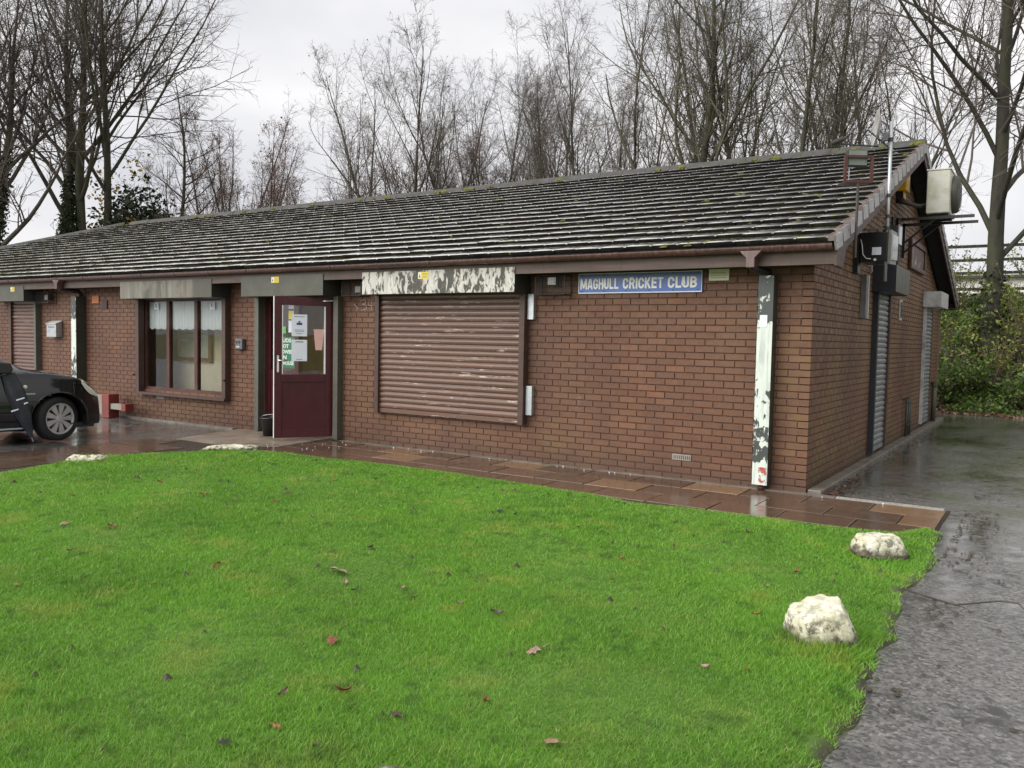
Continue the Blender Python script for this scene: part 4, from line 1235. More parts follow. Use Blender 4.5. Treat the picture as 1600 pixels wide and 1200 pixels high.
def caged_light(x0, x1, z0, z1, dep, lamp, label, cell=.022):
    t = empty('floodlight', ((x0+x1)/2, 0, z0), label, 'floodlight', 'caged floodlights under the front eaves')
    lx, lz, lw, lh = lamp
    MB().box(lx-lw/2, lx+lw/2, -dep*.62, -dep*.15, lz-lh/2, lz+lh/2).build('lamp_body', M['box_dark'], t, bevel=.006)
    MB().box(lx-lw/2+.008, lx+lw/2-.008, -dep*.62-.004, -dep*.62-.0005, lz-lh/2+.008, lz+lh/2-.008).build('lens', M['lens'], t)
    MB().box(lx-.02, lx+.02, -dep*.149, -.002, lz-.03, lz+.03).build('wall_bracket', M['box_dark'], t)
    mb = MB()
    fr = .006
    for (a, b) in (((x0,z0),(x1,z0)),((x0,z1),(x1,z1)),((x0,z0),(x0,z1)),((x1,z0),(x1,z1))):
        mb.tube([(a[0],-dep,a[1]),(b[0],-dep,b[1])], fr, 5); mb.tube([(a[0],-.006,a[1]),(b[0],-.006,b[1])], fr, 5)
    for (x, z) in ((x0,z0),(x1,z0),(x0,z1),(x1,z1)): mb.tube([(x,-dep,z),(x,-.006,z)], fr, 5)
    r = .0016
    def bar(a, b):
        mb.tube([a, b], r, 3, False)
    nx_ = int((x1-x0)/cell); nz_ = int((z1-z0)/cell); ny_ = int(dep/cell)
    for i in range(1, nx_): x = x0+(x1-x0)*i/nx_; bar((x,-dep,z0),(x,-dep,z1)); bar((x,-dep,z0),(x,-.006,z0))
    for i in range(1, nz_):
        z = z0+(z1-z0)*i/nz_; bar((x0,-dep,z),(x1,-dep,z))
        for x in (x0, x1): bar((x,-dep,z),(x,-.006,z))
    for i in range(1, ny_):
        y = -dep*i/ny_; bar((x0,y,z0),(x1,y,z0))
        for x in (x0, x1): bar((x,y,z0),(x,y,z1))
    tag(mb.build('wire_cage', M['wire'], t), kind=None)
caged_light(-3.20, -2.80, 2.075, 2.30, .17, (-3.01, 2.235, .125, .105), 'caged floodlight between the flaked white shutter box and the blue sign')
caged_light(-6.42, -6.06, 2.095, 2.29, .17, (-6.17, 2.19, .125, .105), 'caged floodlight between the open door and the closed window shutter')
caged_light(-14.70, -14.28, 2.06, 2.27, .17, (-14.46, 2.17, .14, .11), 'caged floodlight beside the far shutter box above the letterbox')

lb_ = empty('letterbox', (-14.2,-.01,1.35), 'grey metal letterbox with a sloping lid on the brick wall', 'letterbox')
MB().prism([(-.13,1.40),(-.003,1.40),(-.003,1.70),(-.13,1.655)], 0, -14.42, -14.08).build('body', M['steel'], lb_, bevel=.006)
MB().prism([(-.145,1.645),(-.003,1.705),(-.003,1.722),(-.145,1.662)], 0, -14.435, -14.065).build('lid', M['greyplate'], lb_)
MB().box(-14.36, -14.14, -.134, -.131, 1.585, 1.60).build('slot', M['black'], lb_)
ks = empty('wall_socket_box', (-8.78,-.01,1.28), 'small grey box with two dark openings between window and door', 'box')
MB().box(-8.86, -8.69, -.075, -.003, 1.285, 1.455).build('body', M['greyplate'] if False else simple('mid_grey_plastic', (.10,.105,.11), .4), ks, bevel=.01)
for x in (-8.82, -8.755): MB().lathe([(0,.0),(.022,.0),(.022,-.003),(0,-.003)], (x,-.0765,1.40), (0,1,0), 14).build('opening', M['black'], ks)
MB().box(-8.83, -8.75, -.0775, -.0755, 1.315, 1.34).build('label_strip', M['steel'], ks)
o = MB().box(-13.02, -12.80, -.02, -.003, 2.045, 2.19).build('wall_plate', M['orange'], bevel=.005); tag(o, 'orange square plate high on the wall near the left downpipe', 'plate')
vt = empty('wall_vent', (-12.6,-.005,1.95), 'small dark brown slatted vent below the orange wall plate', 'vent')
MB().box(-12.70, -12.53, -.02, -.003, 1.94, 2.10).build('frame', M['brown'], vt)
for i in range(5): MB().box(-12.685, -12.545, -.024, -.0205, 1.955+i*.028, 1.968+i*.028).build('louvre', M['black'], vt)

# net curtain behind the window
cu = empty('net_curtain', (-10.3,.15,1.7), 'pale net half curtain with a scalloped hem inside the window', 'curtain')
for (a, b) in ((-11.38,-10.81),(-10.71,-10.04),(-9.94,-9.19)):
    mb = MB(); n = 40; vs = []
    for i in range(n+1):
        x = a+(b-a)*i/n; y = .090+.010*math.sin(i*1.25)
        zbm = 1.605 - .022*abs(math.sin(i*math.pi/n*3.5))
        vs += [(x, y, 2.06), (x, y, 1.8), (x, y, zbm)]
    fs = []
    for i in range(n):
        for k in range(2): fs.append((i*3+k, i*3+k+1, i*3+k+4, i*3+k+3))
    mb.add(vs, fs); mb.build('panel', M['curtain'], cu, True)

bk = empty('bucket', (-7.62,-.38,.03), 'black plastic bucket on the ramp behind the open door', 'bucket')
MB().lathe([(0,.0),(.10,.0),(.145,.27),(.155,.275),(.155,.255),(.14,.255),(.096,.012),(0,.012)], (-7.62,-.42,.035), (0,0,1), 22).build('body', M['black'], bk, True)
mb = MB(); mb.tube([(-7.62+.152*math.cos(a), -.42+.06*math.sin(a)-.03, .31+.035*math.sin(a)) for a in np.linspace(0, math.pi, 12)], .004, 6); mb.build('handle', M['steel'], bk)

rb = empty('red_barrier', (-11.9,-.3,0), 'red steel barrier post with a grey timber arm against the wall', 'barrier')
MB().box(-12.08, -11.86, -.40, -.20, .0, .42).build('post', M['red'], rb, bevel=.008)
MB().box(-12.26, -12.085, -.38, -.22, .06, .40).build('back_plate', M['timber'], rb)
MB().box(-11.855, -11.50, -.37, -.25, .16, .26).build('arm', M['timber'], rb, bevel=.005)
MB().box(-11.499, -11.37, -.39, -.23, .145, .275).build('end_cap', M['red'], rb, bevel=.006)
MB().tube([(-11.42,-.32,.29),(-11.42,-.32,.34)], .014, 8).build('bolt', M['red'], rb)

# ================================================================== FIXTURES ON THE GABLE
fl = empty('floodlight', (.1,1.9,2.5), 'large black box floodlight with glass face at the gable corner', 'floodlight')
MB().box(.06, .37, 1.90, 2.32, 2.53, 2.88).build('body', M['black'], fl, bevel=.012)
MB().prism([(1.93,2.55),(2.28,2.57),(2.30,2.86),(1.95,2.85)], 0, .401, .42).build('glass_front', M['lens'], fl)
MB().prism([(1.89,2.50),(2.32,2.52),(2.34,2.91),(1.91,2.90)], 0, .372, .40).build('front_frame', simple('lamp_frame', (.16,.16,.14), .4), fl)
MB().box(-.0, .058, 1.84, 2.0, 2.40, 2.95).build('wall_bracket', M['black'], fl)
MB().box(.20, .30, 1.893, 1.8985, 2.61, 2.70).build('rating_label', M['paper'], fl)
MB().lathe([(0,0),(.016,0),(.016,.01),(0,.01)], (.235,1.89,2.555), (0,1,0), 12).build('cable_gland', M['white'], fl)
MB().tube([(.07,1.888,2.80),(.09,1.885,2.72),(.10,1.885,2.62),(.14,1.885,2.57),(.19,1.886,2.565)], .006, 6).build('cable', M['white'], fl, True)
f2 = empty('floodlight', (.1,3.3,2.9), 'small floodlight on the gable behind the large black floodlight', 'floodlight')
MB().box(.08, .27, 3.22, 3.48, 2.90, 3.12).build('body', M['box_dark'], f2, bevel=.008)
MB().box(.2705, .285, 3.23, 3.47, 2.88, 3.13).build('lens', M['lens'], f2)
MB().box(.0, .079, 3.30, 3.38, 2.96, 3.04).build('wall_bracket', M['box_dark'], f2)
# pole floodlight standing proud of the verge
pf = empty('floodlight', (.36,.18,2.4), 'floodlight in a brown square frame on a thin post above the roof edge', 'floodlight')
MB().tube([(.345,.20,2.42),(.345,.20,3.16)], .014, 8).build('post', M['wire'], pf)
mb = MB(); bx_, by_, bz_ = .345, .20, 3.165
c, s = math.cos(R(30)), math.sin(R(30))
PM = Matrix.Translation((bx_, by_, bz_)) @ Matrix.Rotation(R(33), 4, 'Z')
mb = MB(PM)
for (a,b,c_,d) in ((-.145,.145,.0,.024),(-.145,.145,.245,.27),(-.145,-.118,.0245,.2445),(.118,.145,.0245,.2445)): mb.box(a,b,-.015,.015,c_,d)
mb.box(-.145,.145,.016,.20,.0,.010)
mb.build('square_frame', M['brown'], pf)
MB(PM).box(-.10,.10,.03,.10,.17,.335).build('lamp_body', M['box_dark'], pf, bevel=.006)
MB(PM).box(-.09,.09,.024,.0295,.18,.325).build('lens', simple('dull_glass', (.16,.19,.16), .15, bump=0), pf)
MB(PM).tube([(-.07,.06,.17),(-.075,.05,.01)], .005, 6).build('cable', M['steel'], pf)

ap = empty('aerial_pole', (.35,1.9,2.5), 'thin galvanised aerial pole clamped to the gable edge, with a small aerial', 'aerial')
MB().tube([(.35,1.93,2.30),(.35,1.93,4.16)], .019, 10).build('pole', M['steel'], ap, True)
for z in (2.92, 3.06): MB().tube([(.0,1.98,z),(.35,1.955,z)], .010, 6).build('stand_off', M['steel'], ap)
for z in (2.92, 3.06, 3.30, 3.95): MB().lathe([(.020,-.02),(.027,-.02),(.027,.02),(.020,.02)], (.35,1.93,z), (0,0,1), 10).build('clamp', M['box_dark'], ap)
bo = MB().tube([(.36,1.95,3.83),(.10,1.85,4.08)], .010, 6).build('aerial_boom', M['box_dark'], ap)
for i in range(9):
    t_ = i/8; p_ = Vector((.40,1.96,3.80)).lerp(Vector((.10,1.85,4.08)), t_); w_ = .13-.05*t_
    MB().tube([p_+Vector((-.3,.9,.25)).normalized()*-w_, p_+Vector((-.3,.9,.25)).normalized()*w_], .004, 5).build('aerial_element', M['steel'], ap)
MB().box(.27,.33,1.86,1.92,3.93,4.02).build('junction_box', M['black'], ap)
ds = empty('satellite_dish', (.25,1.95,3.9), 'grey satellite dish seen edge-on above the ridge', 'satellite dish')
dc = Vector((.20,2.00,4.10)); dn = Vector((-.93,-.32,.10)).normalized()
MB().lathe([(0,.0),(.09,.006),(.16,.022),(.22,.045),(.225,.043),(.165,.014),(.09,-.004),(0,-.010)], dc, dn, 26).build('reflector', simple('dish_grey', (.30,.29,.28), .5), ds, True)
low = dc - Vector((0,0,1))*.20
MB().tube([low, low+Vector((-.40,-.26,.02))], .010, 8).build('arm', M['box_dark'], ds)
e_ = low+Vector((-.40,-.26,.02))
MB().tube([e_+Vector((.05,.03,.06)), e_+Vector((-.07,-.05,.0))], [.034,.026], 10).build('lnb', M['wire'], ds)
MB().tube([e_, e_+Vector((.02,.02,-.07))], .004, 5).build('cable', M['black'], ds)
MB().tube([dc-dn*.01, (.30,1.95,3.98), (.345,1.93,3.90)], .014, 8).build('mount', M['steel'], ds)

ab_ = empty('alarm_box', (.05,4.75,3.8), 'yellow alarm box tucked under the gable verge', 'alarm box')
MB().box(.004, .15, 4.60, 4.90, 3.80, 4.10).build('cover', M['yellow'], ab_, bevel=.015)
MB().box(.1005, .108, 4.64, 4.86, 3.70, 3.829).build('lower_cover', M['yellow'], ab_)
MB().box(.004, .10, 4.64, 4.86, 3.70, 3.82).build('siren_body', M['black'], ab_)

ac = empty('air_conditioner', (.55,5.1,3.4), 'cream air conditioning unit on black brackets below the gable peak', 'air conditioner')
AX0, AX1, AY0, AY1, AZ0, AZ1 = .40, .70, 4.70, 5.50, 3.46, 4.07
MB().box(AX0, AX1, AY0, AY1, AZ0, AZ1).build('casing', M['cream'], ac, bevel=.014)
MB().box(AX0-.008, AX1+.008, AY0-.008, AY1+.008, AZ1+.0005, AZ1+.022).build('lid', M['cream'], ac, bevel=.004)
MB().lathe([(.27,0),(.27,.05),(.255,.075),(.20,.09),(.0,.095)], (AX1,5.12,3.77), (1,0,0), 32).build('fan_guard', M['box_green'], ac, True)
for i in range(5): MB().lathe([(.05+i*.045,.096-i*.001),(.058+i*.045,.099-i*.001),(.066+i*.045,.096-i*.001)], (AX1,5.12,3.77), (1,0,0), 28).build('guard_ring', M['wire'], ac)
for y in (4.78, 5.42):
    MB().box(-.005, 1.02, y-.02, y+.02, AZ0-.075, AZ0-.035).build('bracket_arm', M['black'], ac)
    MB().tube([(.0,y,2.96),(.52,y,AZ0-.07)], .016, 6).build('bracket_brace', M['black'], ac)
    MB().box(.001, .04, y-.02, y+.02, 2.9, AZ0-.0345).build('bracket_upright', M['black'], ac)
for y in (4.84, 5.36): MB().box(AX0+.02, AX1-.02, y-.03, y+.03, AZ0-.0345, AZ0-.001).build('foot', M['black'], ac)
MB().tube([(.02,4.66,3.66),(.10,4.62,3.64),(.22,4.66,3.60),(.30,4.74,3.58),(.42,4.78,3.60)], [.03,.035,.03,.03,.025], 10).build('lagged_pipe', M['wire'], ac, True)
MB().tube([(.05,4.70,2.56),(.05,4.70,3.40)], .028, 8).build('trunking', M['black'], ac)
MB().tube([(.02,4.4,2.6),(.02,4.4,3.4)], .022, 8).build('conduit', M['black'], ac)

pq = empty('boarded_hatch', (.03,7.0,2.8), 'brown framed hatch board on the gable wall above the shutter doors', 'hatch')
mb = MB(S90)
for (a,b,c_,d) in ((6.05,7.75,2.80,2.88),(6.05,7.75,3.20,3.28),(6.05,6.15,2.881,3.199),(7.65,7.75,2.881,3.199)): mb.box(a,b,-.06,-.004,c_,d)
mb.build('frame', M['brown'], pq, bevel=.01)
MB(S90).box(6.151,7.649,-.03,-.004,2.881,3.199).build('board', peel('hatch_paint', (.09,.04,.033), (.40,.42,.44), 4.5, .62), pq)
cc = empty('cable_cover', (.04,2.45,1.9), 'grey metal cable cover strip hanging below the large black floodlight', 'cable cover')
MB(S90).box(2.36, 2.52, -.07, -.003, 1.88, 2.42).build('cover', M['greyplate'] if False else simple('dull_grey_steel', (.15,.15,.15), .45), cc)
MB(S90).box(2.505, 2.525, -.074, -.0705, 1.88, 2.42).build('bright_edge', M['white'], cc)
MB().tube([(.13,2.30,2.53),(.12,2.40,2.46),(.08,2.50,2.44)], .006, 6).build('cable', M['white'], cc, True)
sv = empty('wall_vent', (.02,5.5,2.0), 'narrow pale vent on the gable wall between the two shutter doors', 'vent')
MB(S90).box(5.38, 5.58, -.02, -.003, 1.94, 2.26).build('frame', M['greyplate'], sv)
MB(S90).box(5.41, 5.55, -.024, -.0205, 1.98, 2.22).build('opening', M['black'], sv)
gp = empty('gas_pipes', (.1,6.4,0), 'caged gas pipes at the foot of the gable wall', 'pipes')
for y in (6.22, 6.44, 6.62):
    MB().tube([(.06,y,0.0),(.06,y,.66),(.0,y,.66)], .018, 8).build('pipe', M['box_green'], gp, True)
for z in (.25, .62): MB().tube([(.085,6.16,z),(.085,6.68,z)], .008, 6).build('guard_bar', M['wire'], gp)
bp_ = empty('drain_pipe', (.08,9.6,0), 'dark mossy drain pipe at the far end of the gable wall', 'pipe')
MB().tube([(.06,9.75,0.0),(.06,9.75,.80)], .045, 10).build('pipe', M['box_green'], bp_, True)
MB().lathe([(.045,.76),(.06,.76),(.06,.84),(.045,.84)], (.06,9.75,0), (0,0,1), 12).build('collar', M['box_green'], bp_)

# slotted drain across the end of the paving
dr = empty('drain_channel', (.75,-.15,0), 'pale slotted drain channel across the end of the paving', 'drain')
mb = MB(); y0_, y1_ = -.075, .0
for (xa, xb) in ((.31, 1.27),):
    mb.box(xa, xb, y0_, y0_+.014, -.02, .021); mb.box(xa, xb, y1_-.014, y1_, -.02, .021)
    n = int((xb-xa)/.052)
    for i in range(n): x = xa+i*.052; mb.box(x, x+.024, y0_+.0145, y1_-.0145, .006, .0205)
mb.build('grating', simple('drain_grey', (.30,.29,.26), .5), dr)
MB().box(.31, 1.27, y0_+.0145, y1_-.0145, -.02, .003).build('channel', M['black'], dr)

# ================================================================== STONES, LEAVES, TWIG
def rock(loc, sx, sy, sz, seed, label, lumps=1.0, flat=False, cuts=5, rz=0.0, facets=None):
    import bmesh
    bm = bmesh.new(); bmesh.ops.create_icosphere(bm, subdivisions=5, radius=1.0)
    rs = random.Random(seed)
    planes = [(Vector((rs.uniform(-1,1), rs.uniform(-1,1), rs.uniform(-.2,1))).normalized(), rs.uniform(.62,.85)) for _ in range(cuts)]
    if facets: planes = [(Vector(n_).normalized(), d_) for n_, d_ in facets]
    for v in bm.verts:
        p = v.co.copy()
        p = Vector([math.copysign(abs(c_)**.78, c_) for c_ in p])
        for n_, d_ in planes:
            e = p.dot(n_) - d_
            if e > 0: p -= n_*e*.85
        q = p*1.6 + Vector((seed, 0, 0))
        k = 1 + .12*lumps*mnoise.noise(q) + .07*lumps*mnoise.noise(q*2.3) + .03*mnoise.noise(q*6.5) + .016*mnoise.noise(q*14)
        p *= k
        if flat: p.z += .22*mnoise.noise((p.x*3+seed, p.y*3, 0)) 
        if p.z < 0: p.x *= 1-.14*p.z*0; p.z *= .5
        v.co = Vector((p.x*sx, p.y*sy, p.z*sz))
    me = bpy.data.meshes.new('boulder'); bm.to_mesh(me); bm.free()
    me.materials.append(M['stone']); me.polygons.foreach_set('use_smooth', [True]*len(me.polygons))
    o = bpy.data.objects.new('boulder', me); o.location = loc; o.rotation_euler = (0,0,rz); link(o)
    return tag(o, label, 'boulder', 'pale boulders edging the lawn')
rock((1.09,-2.31,.07), .185,.16,.145, 8, 'rounded pale boulder on the lawn near the end of the paving', .8, rz=.58, facets=[((-.05,0,1),.66),((-.9,-.3,.45),.80),((.9,-.1,.35),.84),((-.1,-1,.15),.72),((.5,-.7,.5),.86)])
rock((1.16,-4.38,.05), .178,.165,.225, 15, 'largest pale boulder on the lawn beside the wet drive', .85, rz=.58, facets=[((-.22,-.12,1),.66),((-1,-.2,.10),.84),((.80,-.15,.45),.84),((.1,-1,.30),.76),((.7,-.6,.3),.92)])
rock((-6.70,-1.86,.045), .36,.20,.075, 21, 'long low pale stone at the lawn corner before the door', 1.3, True, 3, .55)
rock((-7.05,-3.50,.055), .22,.20,.085, 33, 'flat layered pale stone at the lawn edge near the car', 1.3, True, 3, .9)
rock((.238,-6.665,.02), .10,.10,.055, 45, 'pale stone just showing at the bottom of the lawn', 1.0, False, 4)

def leaf_mesh(kind, s, mat):
    mb = MB()
    if kind == 0:     # lobed
        n = 14; vs = [(0,0,.2*s)]
        for i in range(n):
            a = 2*math.pi*i/n; r = s*(.62+.38*((i % 2) == 0)*(1 if i % 4 == 0 else .75))*random.uniform(.85,1.1)
            vs.append((r*math.cos(a)*1.15, r*math.sin(a)*.85, s*random.uniform(.0,.28)))
        mb.add(vs, [(0, 1+i, 1+(i+1) % n) for i in range(n)])
        mb.add([(s*1.1,-.004,.1*s),(s*1.8,.2*s,.12*s),(s*1.8,.2*s+.005,.12*s),(s*1.1,.004,.1*s)], [(0,1,2,3)])
    else:             # plain oval, curled
        vs = []; n = 6
        for i in range(n+1):
            t_ = i/n; w_ = s*.45*math.sin(math.pi*min(.97,max(.03,t_))); x = (t_-.5)*2*s
            zc = .35*s*(2*t_-1)**2
            vs += [(x,-w_,zc+.25*s),(x,0,zc),(x,w_,zc+.22*s)]
        fs = []
        for i in range(n):
            for k in range(2): fs.append((i*3+k,(i+1)*3+k,(i+1)*3+k+1,i*3+k+1))
        mb.add(vs, fs)
    return mb.mesh('fallen_leaf', mat)
LEAVES = [  # x, y on the lawn, size, kind, material
 (-1.64,-4.98,.075,0,'fl_pink'), (.12,-5.47,.04,0,'fl_pink'), (-.80,-5.86,.042,0,'fl_rust'),
]
rl = random.Random(5)
lm = ['fl_brown','fl_rust','fl_pink','fl_tan','fl_orange','fl_brown','fl_dark']
def leaf_label(x, y, s, m):
    cname = {'fl_pink':'pinkish','fl_rust':'rust red','fl_brown':'brown','fl_dark':'blackened','fl_tan':'tan','fl_orange':'orange'}[m]
    deep = ('close before the camera', 'in the near part of the lawn', 'in the middle of the lawn', 'in the far part of the lawn', 'near the paving')[min(4, max(0, int((y+7.0)/1.1)))]
    u_ = math.atan2(-(x-CAM.x), y-CAM.y)-YAW
    lr = ('far left', 'left', 'left of centre', 'right of centre', 'right', 'far right')[min(5, max(0, int((R(33)-u_)/R(11))))]
    return '%s %s fallen leaf %s, %s' % ('tiny' if s < .024 else 'small', cname, deep, lr)
seen = set()
while len(LEAVES) < 90:
    x, y = rl.uniform(-6.8, 1.3), rl.uniform(-7.0, -1.6)
    if inside(np.array([x]), np.array([y]))[0]:
        c_ = (x, y, rl.choice((.018,.022,.026,.03,.036)), rl.choice((0,1,1)), rl.choice(lm)); lb__ = leaf_label(c_[0], c_[1], c_[2], c_[4])
        if lb__ not in seen: seen.add(lb__); LEAVES.append(c_)
mcache = {}
for i, (x, y, s, k, m) in enumerate(LEAVES):
    key = (k, s, m)
    if key not in mcache: mcache[key] = leaf_mesh(k, s, M[m])
    o = bpy.data.objects.new('fallen_leaf', mcache[key])
    o.location = (x, y, float(lawn_z(np.array([x]), np.array([y]))[0])+.026); o.rotation_euler = (rl.uniform(-.35,.35), rl.uniform(-.35,.35), rl.uniform(0,6.28)); link(o)
    lab = {0: 'largest pink-brown fallen leaf lying left of the lawn centre', 1: 'large pinkish lobed leaf lying right of the lawn centre', 2: 'large rust red leaf low in the lawn centre'}.get(i) or leaf_label(x, y, s, m)
    tag(o, lab, 'leaf', 'fallen leaves on the lawn')
mb = MB()
def flat_leaf(mb, x, y, z, s):
    a = random.uniform(0, 6.28); ca, sa = math.cos(a)*s, math.sin(a)*s
    mb.add([(x+ca,y+sa,z+random.uniform(0,.02)),(x-sa*.6,y+ca*.6,z+random.uniform(0,.02)),(x-ca,y-sa,z+random.uniform(0,.02)),(x+sa*.6,y-ca*.6,z+random.uniform(0,.015))], [(0,1,2,3)])
for _ in range(130): flat_leaf(mb, .17+abs(random.gauss(0,.10)), random.uniform(.05,1.6)**1.0*random.random()**.4, .014, random.uniform(.018,.045))
for _ in range(70): flat_leaf(mb, .18+abs(random.gauss(0,.07)), random.uniform(1.5,6.5), .014, random.uniform(.018,.04))
for _ in range(25): flat_leaf(mb, .25+abs(random.gauss(0,.12)), random.uniform(6.3,7.0), .016, random.uniform(.025,.05))
for _ in range(16): flat_leaf(mb, random.uniform(-6.3,-.3), random.uniform(-.12,-.03), .028, random.uniform(.012,.028))
for _ in range(12): flat_leaf(mb, random.uniform(1.6,3.6), random.uniform(-5,8), .010, random.uniform(.012,.03))
o = mb.build('leaf_litter', M['fl_brown']); tag(o, 'brown wet leaf litter gathered along the foot of the gable wall', 'leaves', kind='stuff')
mb = MB()
for _ in range(22):
    x, y = random.uniform(-7.2,-6.0), random.uniform(-1.2,-.15); s = random.uniform(.004,.007)
    mb.box(x, x+s*1.6, y, y+s, .02, .02+s)
for _ in range(14):
    x, y = random.uniform(-6,1.0), random.uniform(-.2,-.09); s = random.uniform(.004,.008); mb.box(x, x+s*1.6, y, y+s, .02, .022+s)
tag(mb.build('pale_grit', M['paper']), 'pale grit scattered on the wet paving by the door', 'grit', kind='stuff')
tw = MB(); pts = [(1.36,-3.12,.035),(1.52,-3.17,.02),(1.66,-3.22,.016),(1.76,-3.12,.02),(1.88,-3.02,.03),(1.97,-3.03,.035),(2.01,-3.11,.02)]
tw.tube(pts, [.007,.0065,.006,.0055,.005,.004,.003], 6); tw.tube([pts[2],(1.72,-3.27,.02)], [.004,.002], 5)
tag(tw.build('fallen_twig', M['bark'], None, True), 'thin bent fallen twig lying on the wet drive', 'twig')

# ================================================================== CAR AND UMBRELLA
CARH = R(82)
car = empty('car', (-9.6,-2.3,0), 'black people carrier parked nose-in towards the clubhouse wall', 'car')
# local x forward (front wheel axle at x=0), y to the car's left, z up; near side is y<0
CW = Vector((-9.44, -2.58, 0))
hx = Vector((math.cos(CARH), math.sin(CARH), 0)); hy = Vector((-math.sin(CARH), math.cos(CARH), 0))
org = CW + hy*.79
CM = Matrix(((hx.x, hy.x, 0, org.x), (hx.y, hy.y, 0, org.y), (0, 0, 1, .0), (0, 0, 0, 1)))
top = [(-3.45,.55),(-3.44,.9),(-3.36,1.08),(-3.15,1.42),(-2.95,1.54),(-2.4,1.60),(-1.7,1.60),(-1.35,1.55),(-.95,1.36),(-.42,1.045),(-.30,1.00),(.0,.955),(.26,.895),(.40,.835),(.50,.775),(.575,.69),(.615,.60),(.63,.50)]
tx = np.array([p[0] for p in top]); tz = np.array([p[1] for p in top])
def ztop(x): return float(np.interp(x, tx, tz))
def hw(x):
    w = .865
    if x > .0: w -= .24*(x/.63)**2.4
    if x < -2.6: w -= .12*((-2.6-x)/.85)**2
    return w
def belt(x): return min(.93+.0*x, ztop(x)-.045) if x > -.4 else .93 + .04*min(1, (-.4-x)/2)
st = sorted(set(list(np.round(np.linspace(-3.45,.63,84),4)) + [.62,.605]))
NV = 26
def section(x):
    w = hw(x); zt_ = ztop(x); zb_ = .20; pts = []
    b = belt(x)
    for k in range(16):                      # body side
        f = k/15; z = zb_ + (b-zb_)*f
        y = w*(.955+.045*math.sin(math.pi*min(1, f*1.0)**.8)) if f < .98 else w*.962
        if z > .62: y = min(y, w*(1-.05*((z-.62)/.35)))
        pts.append((y, z))
    green = zt_ - b > .12
    for k in range(1, 11):
        f = k/10
        if green:
            wr = w*.70
            if f <= .7: y = w*.95 + (wr-w*.95)*(f/.7)**1.25; z = b + (zt_-.035-b)*(f/.7)
            else: y = wr*(1-(f-.7)/.3); z = zt_-.035 + .035*math.sin((f-.7)/.3*math.pi/2)
        else:
            y = w*.95*math.cos(f*math.pi/2)**.75; z = b + (zt_-b)*math.sin(f*math.pi/2)**.9
        pts.append((max(y, 0), z))
    return pts
S = [section(x) for x in st]
def vid(i, k, sgn): return (i*NV+k)*2 + (0 if sgn > 0 else 1)
allv = []
for i, x in enumerate(st):
    for k in range(NV):
        y, z = S[i][k]; allv += [(x, y, z), (x, -y, z)]
body_f = []; side_win = {1: [], -1: []}; wind = []; rearw = []
for i in range(len(st)-1):
    xm = (st[i]+st[i+1])/2
    for k in range(NV-1):
        zm = (S[i][k][1]+S[i][k+1][1])/2
        wheel = any(math.hypot(xm-c_, zm-.31) < .365 for c_ in (0, -2.62)) and k < 15
        if wheel: continue
        for sgn in (1, -1):
            q_ = (vid(i,k,sgn), vid(i+1,k,sgn), vid(i+1,k+1,sgn), vid(i,k+1,sgn))
            if sgn < 0: q_ = q_[::-1]
            q_ = q_[::-1]
            if 15 <= k <= 20 and -3.0 < xm < -.55 and ztop(xm)-belt(xm) > .16 and not (-1.62 < xm < -1.54) and not (-2.5 < xm < -2.42) and zm < ztop(xm)-.09: side_win[sgn].append(q_)
            elif k >= 22 and -1.32 < xm < -.46: wind.append(q_)
            elif k >= 22 and -3.36 < xm < -3.0: rearw.append(q_)
            else: body_f.append(q_)
def sub(name, faces, mat, parent, smooth=True):
    idx = sorted({v for f in faces for v in f}); mp = {v: i for i, v in enumerate(idx)}
    mb = MB(CM); mb.add([allv[v] for v in idx], [tuple(mp[v] for v in f) for f in faces]); return mb.build(name, mat, parent, smooth)
body_f.append(tuple(vid(len(st)-1,k,1) for k in range(NV)) + tuple(vid(len(st)-1,k,-1) for k in range(NV-2,-1,-1)))
body = sub('body', body_f, M['paint'], car)
for sgn in (1, -1): sub('side_window', side_win[sgn], M['car_glass'], car)
sub('windscreen', wind, M['car_glass'], car); sub('rear_window', rearw, M['car_glass'], car)
MB(CM).box(-3.35, .50, -.74, .74, .17, .24).build('underbody', M['trim'], car)
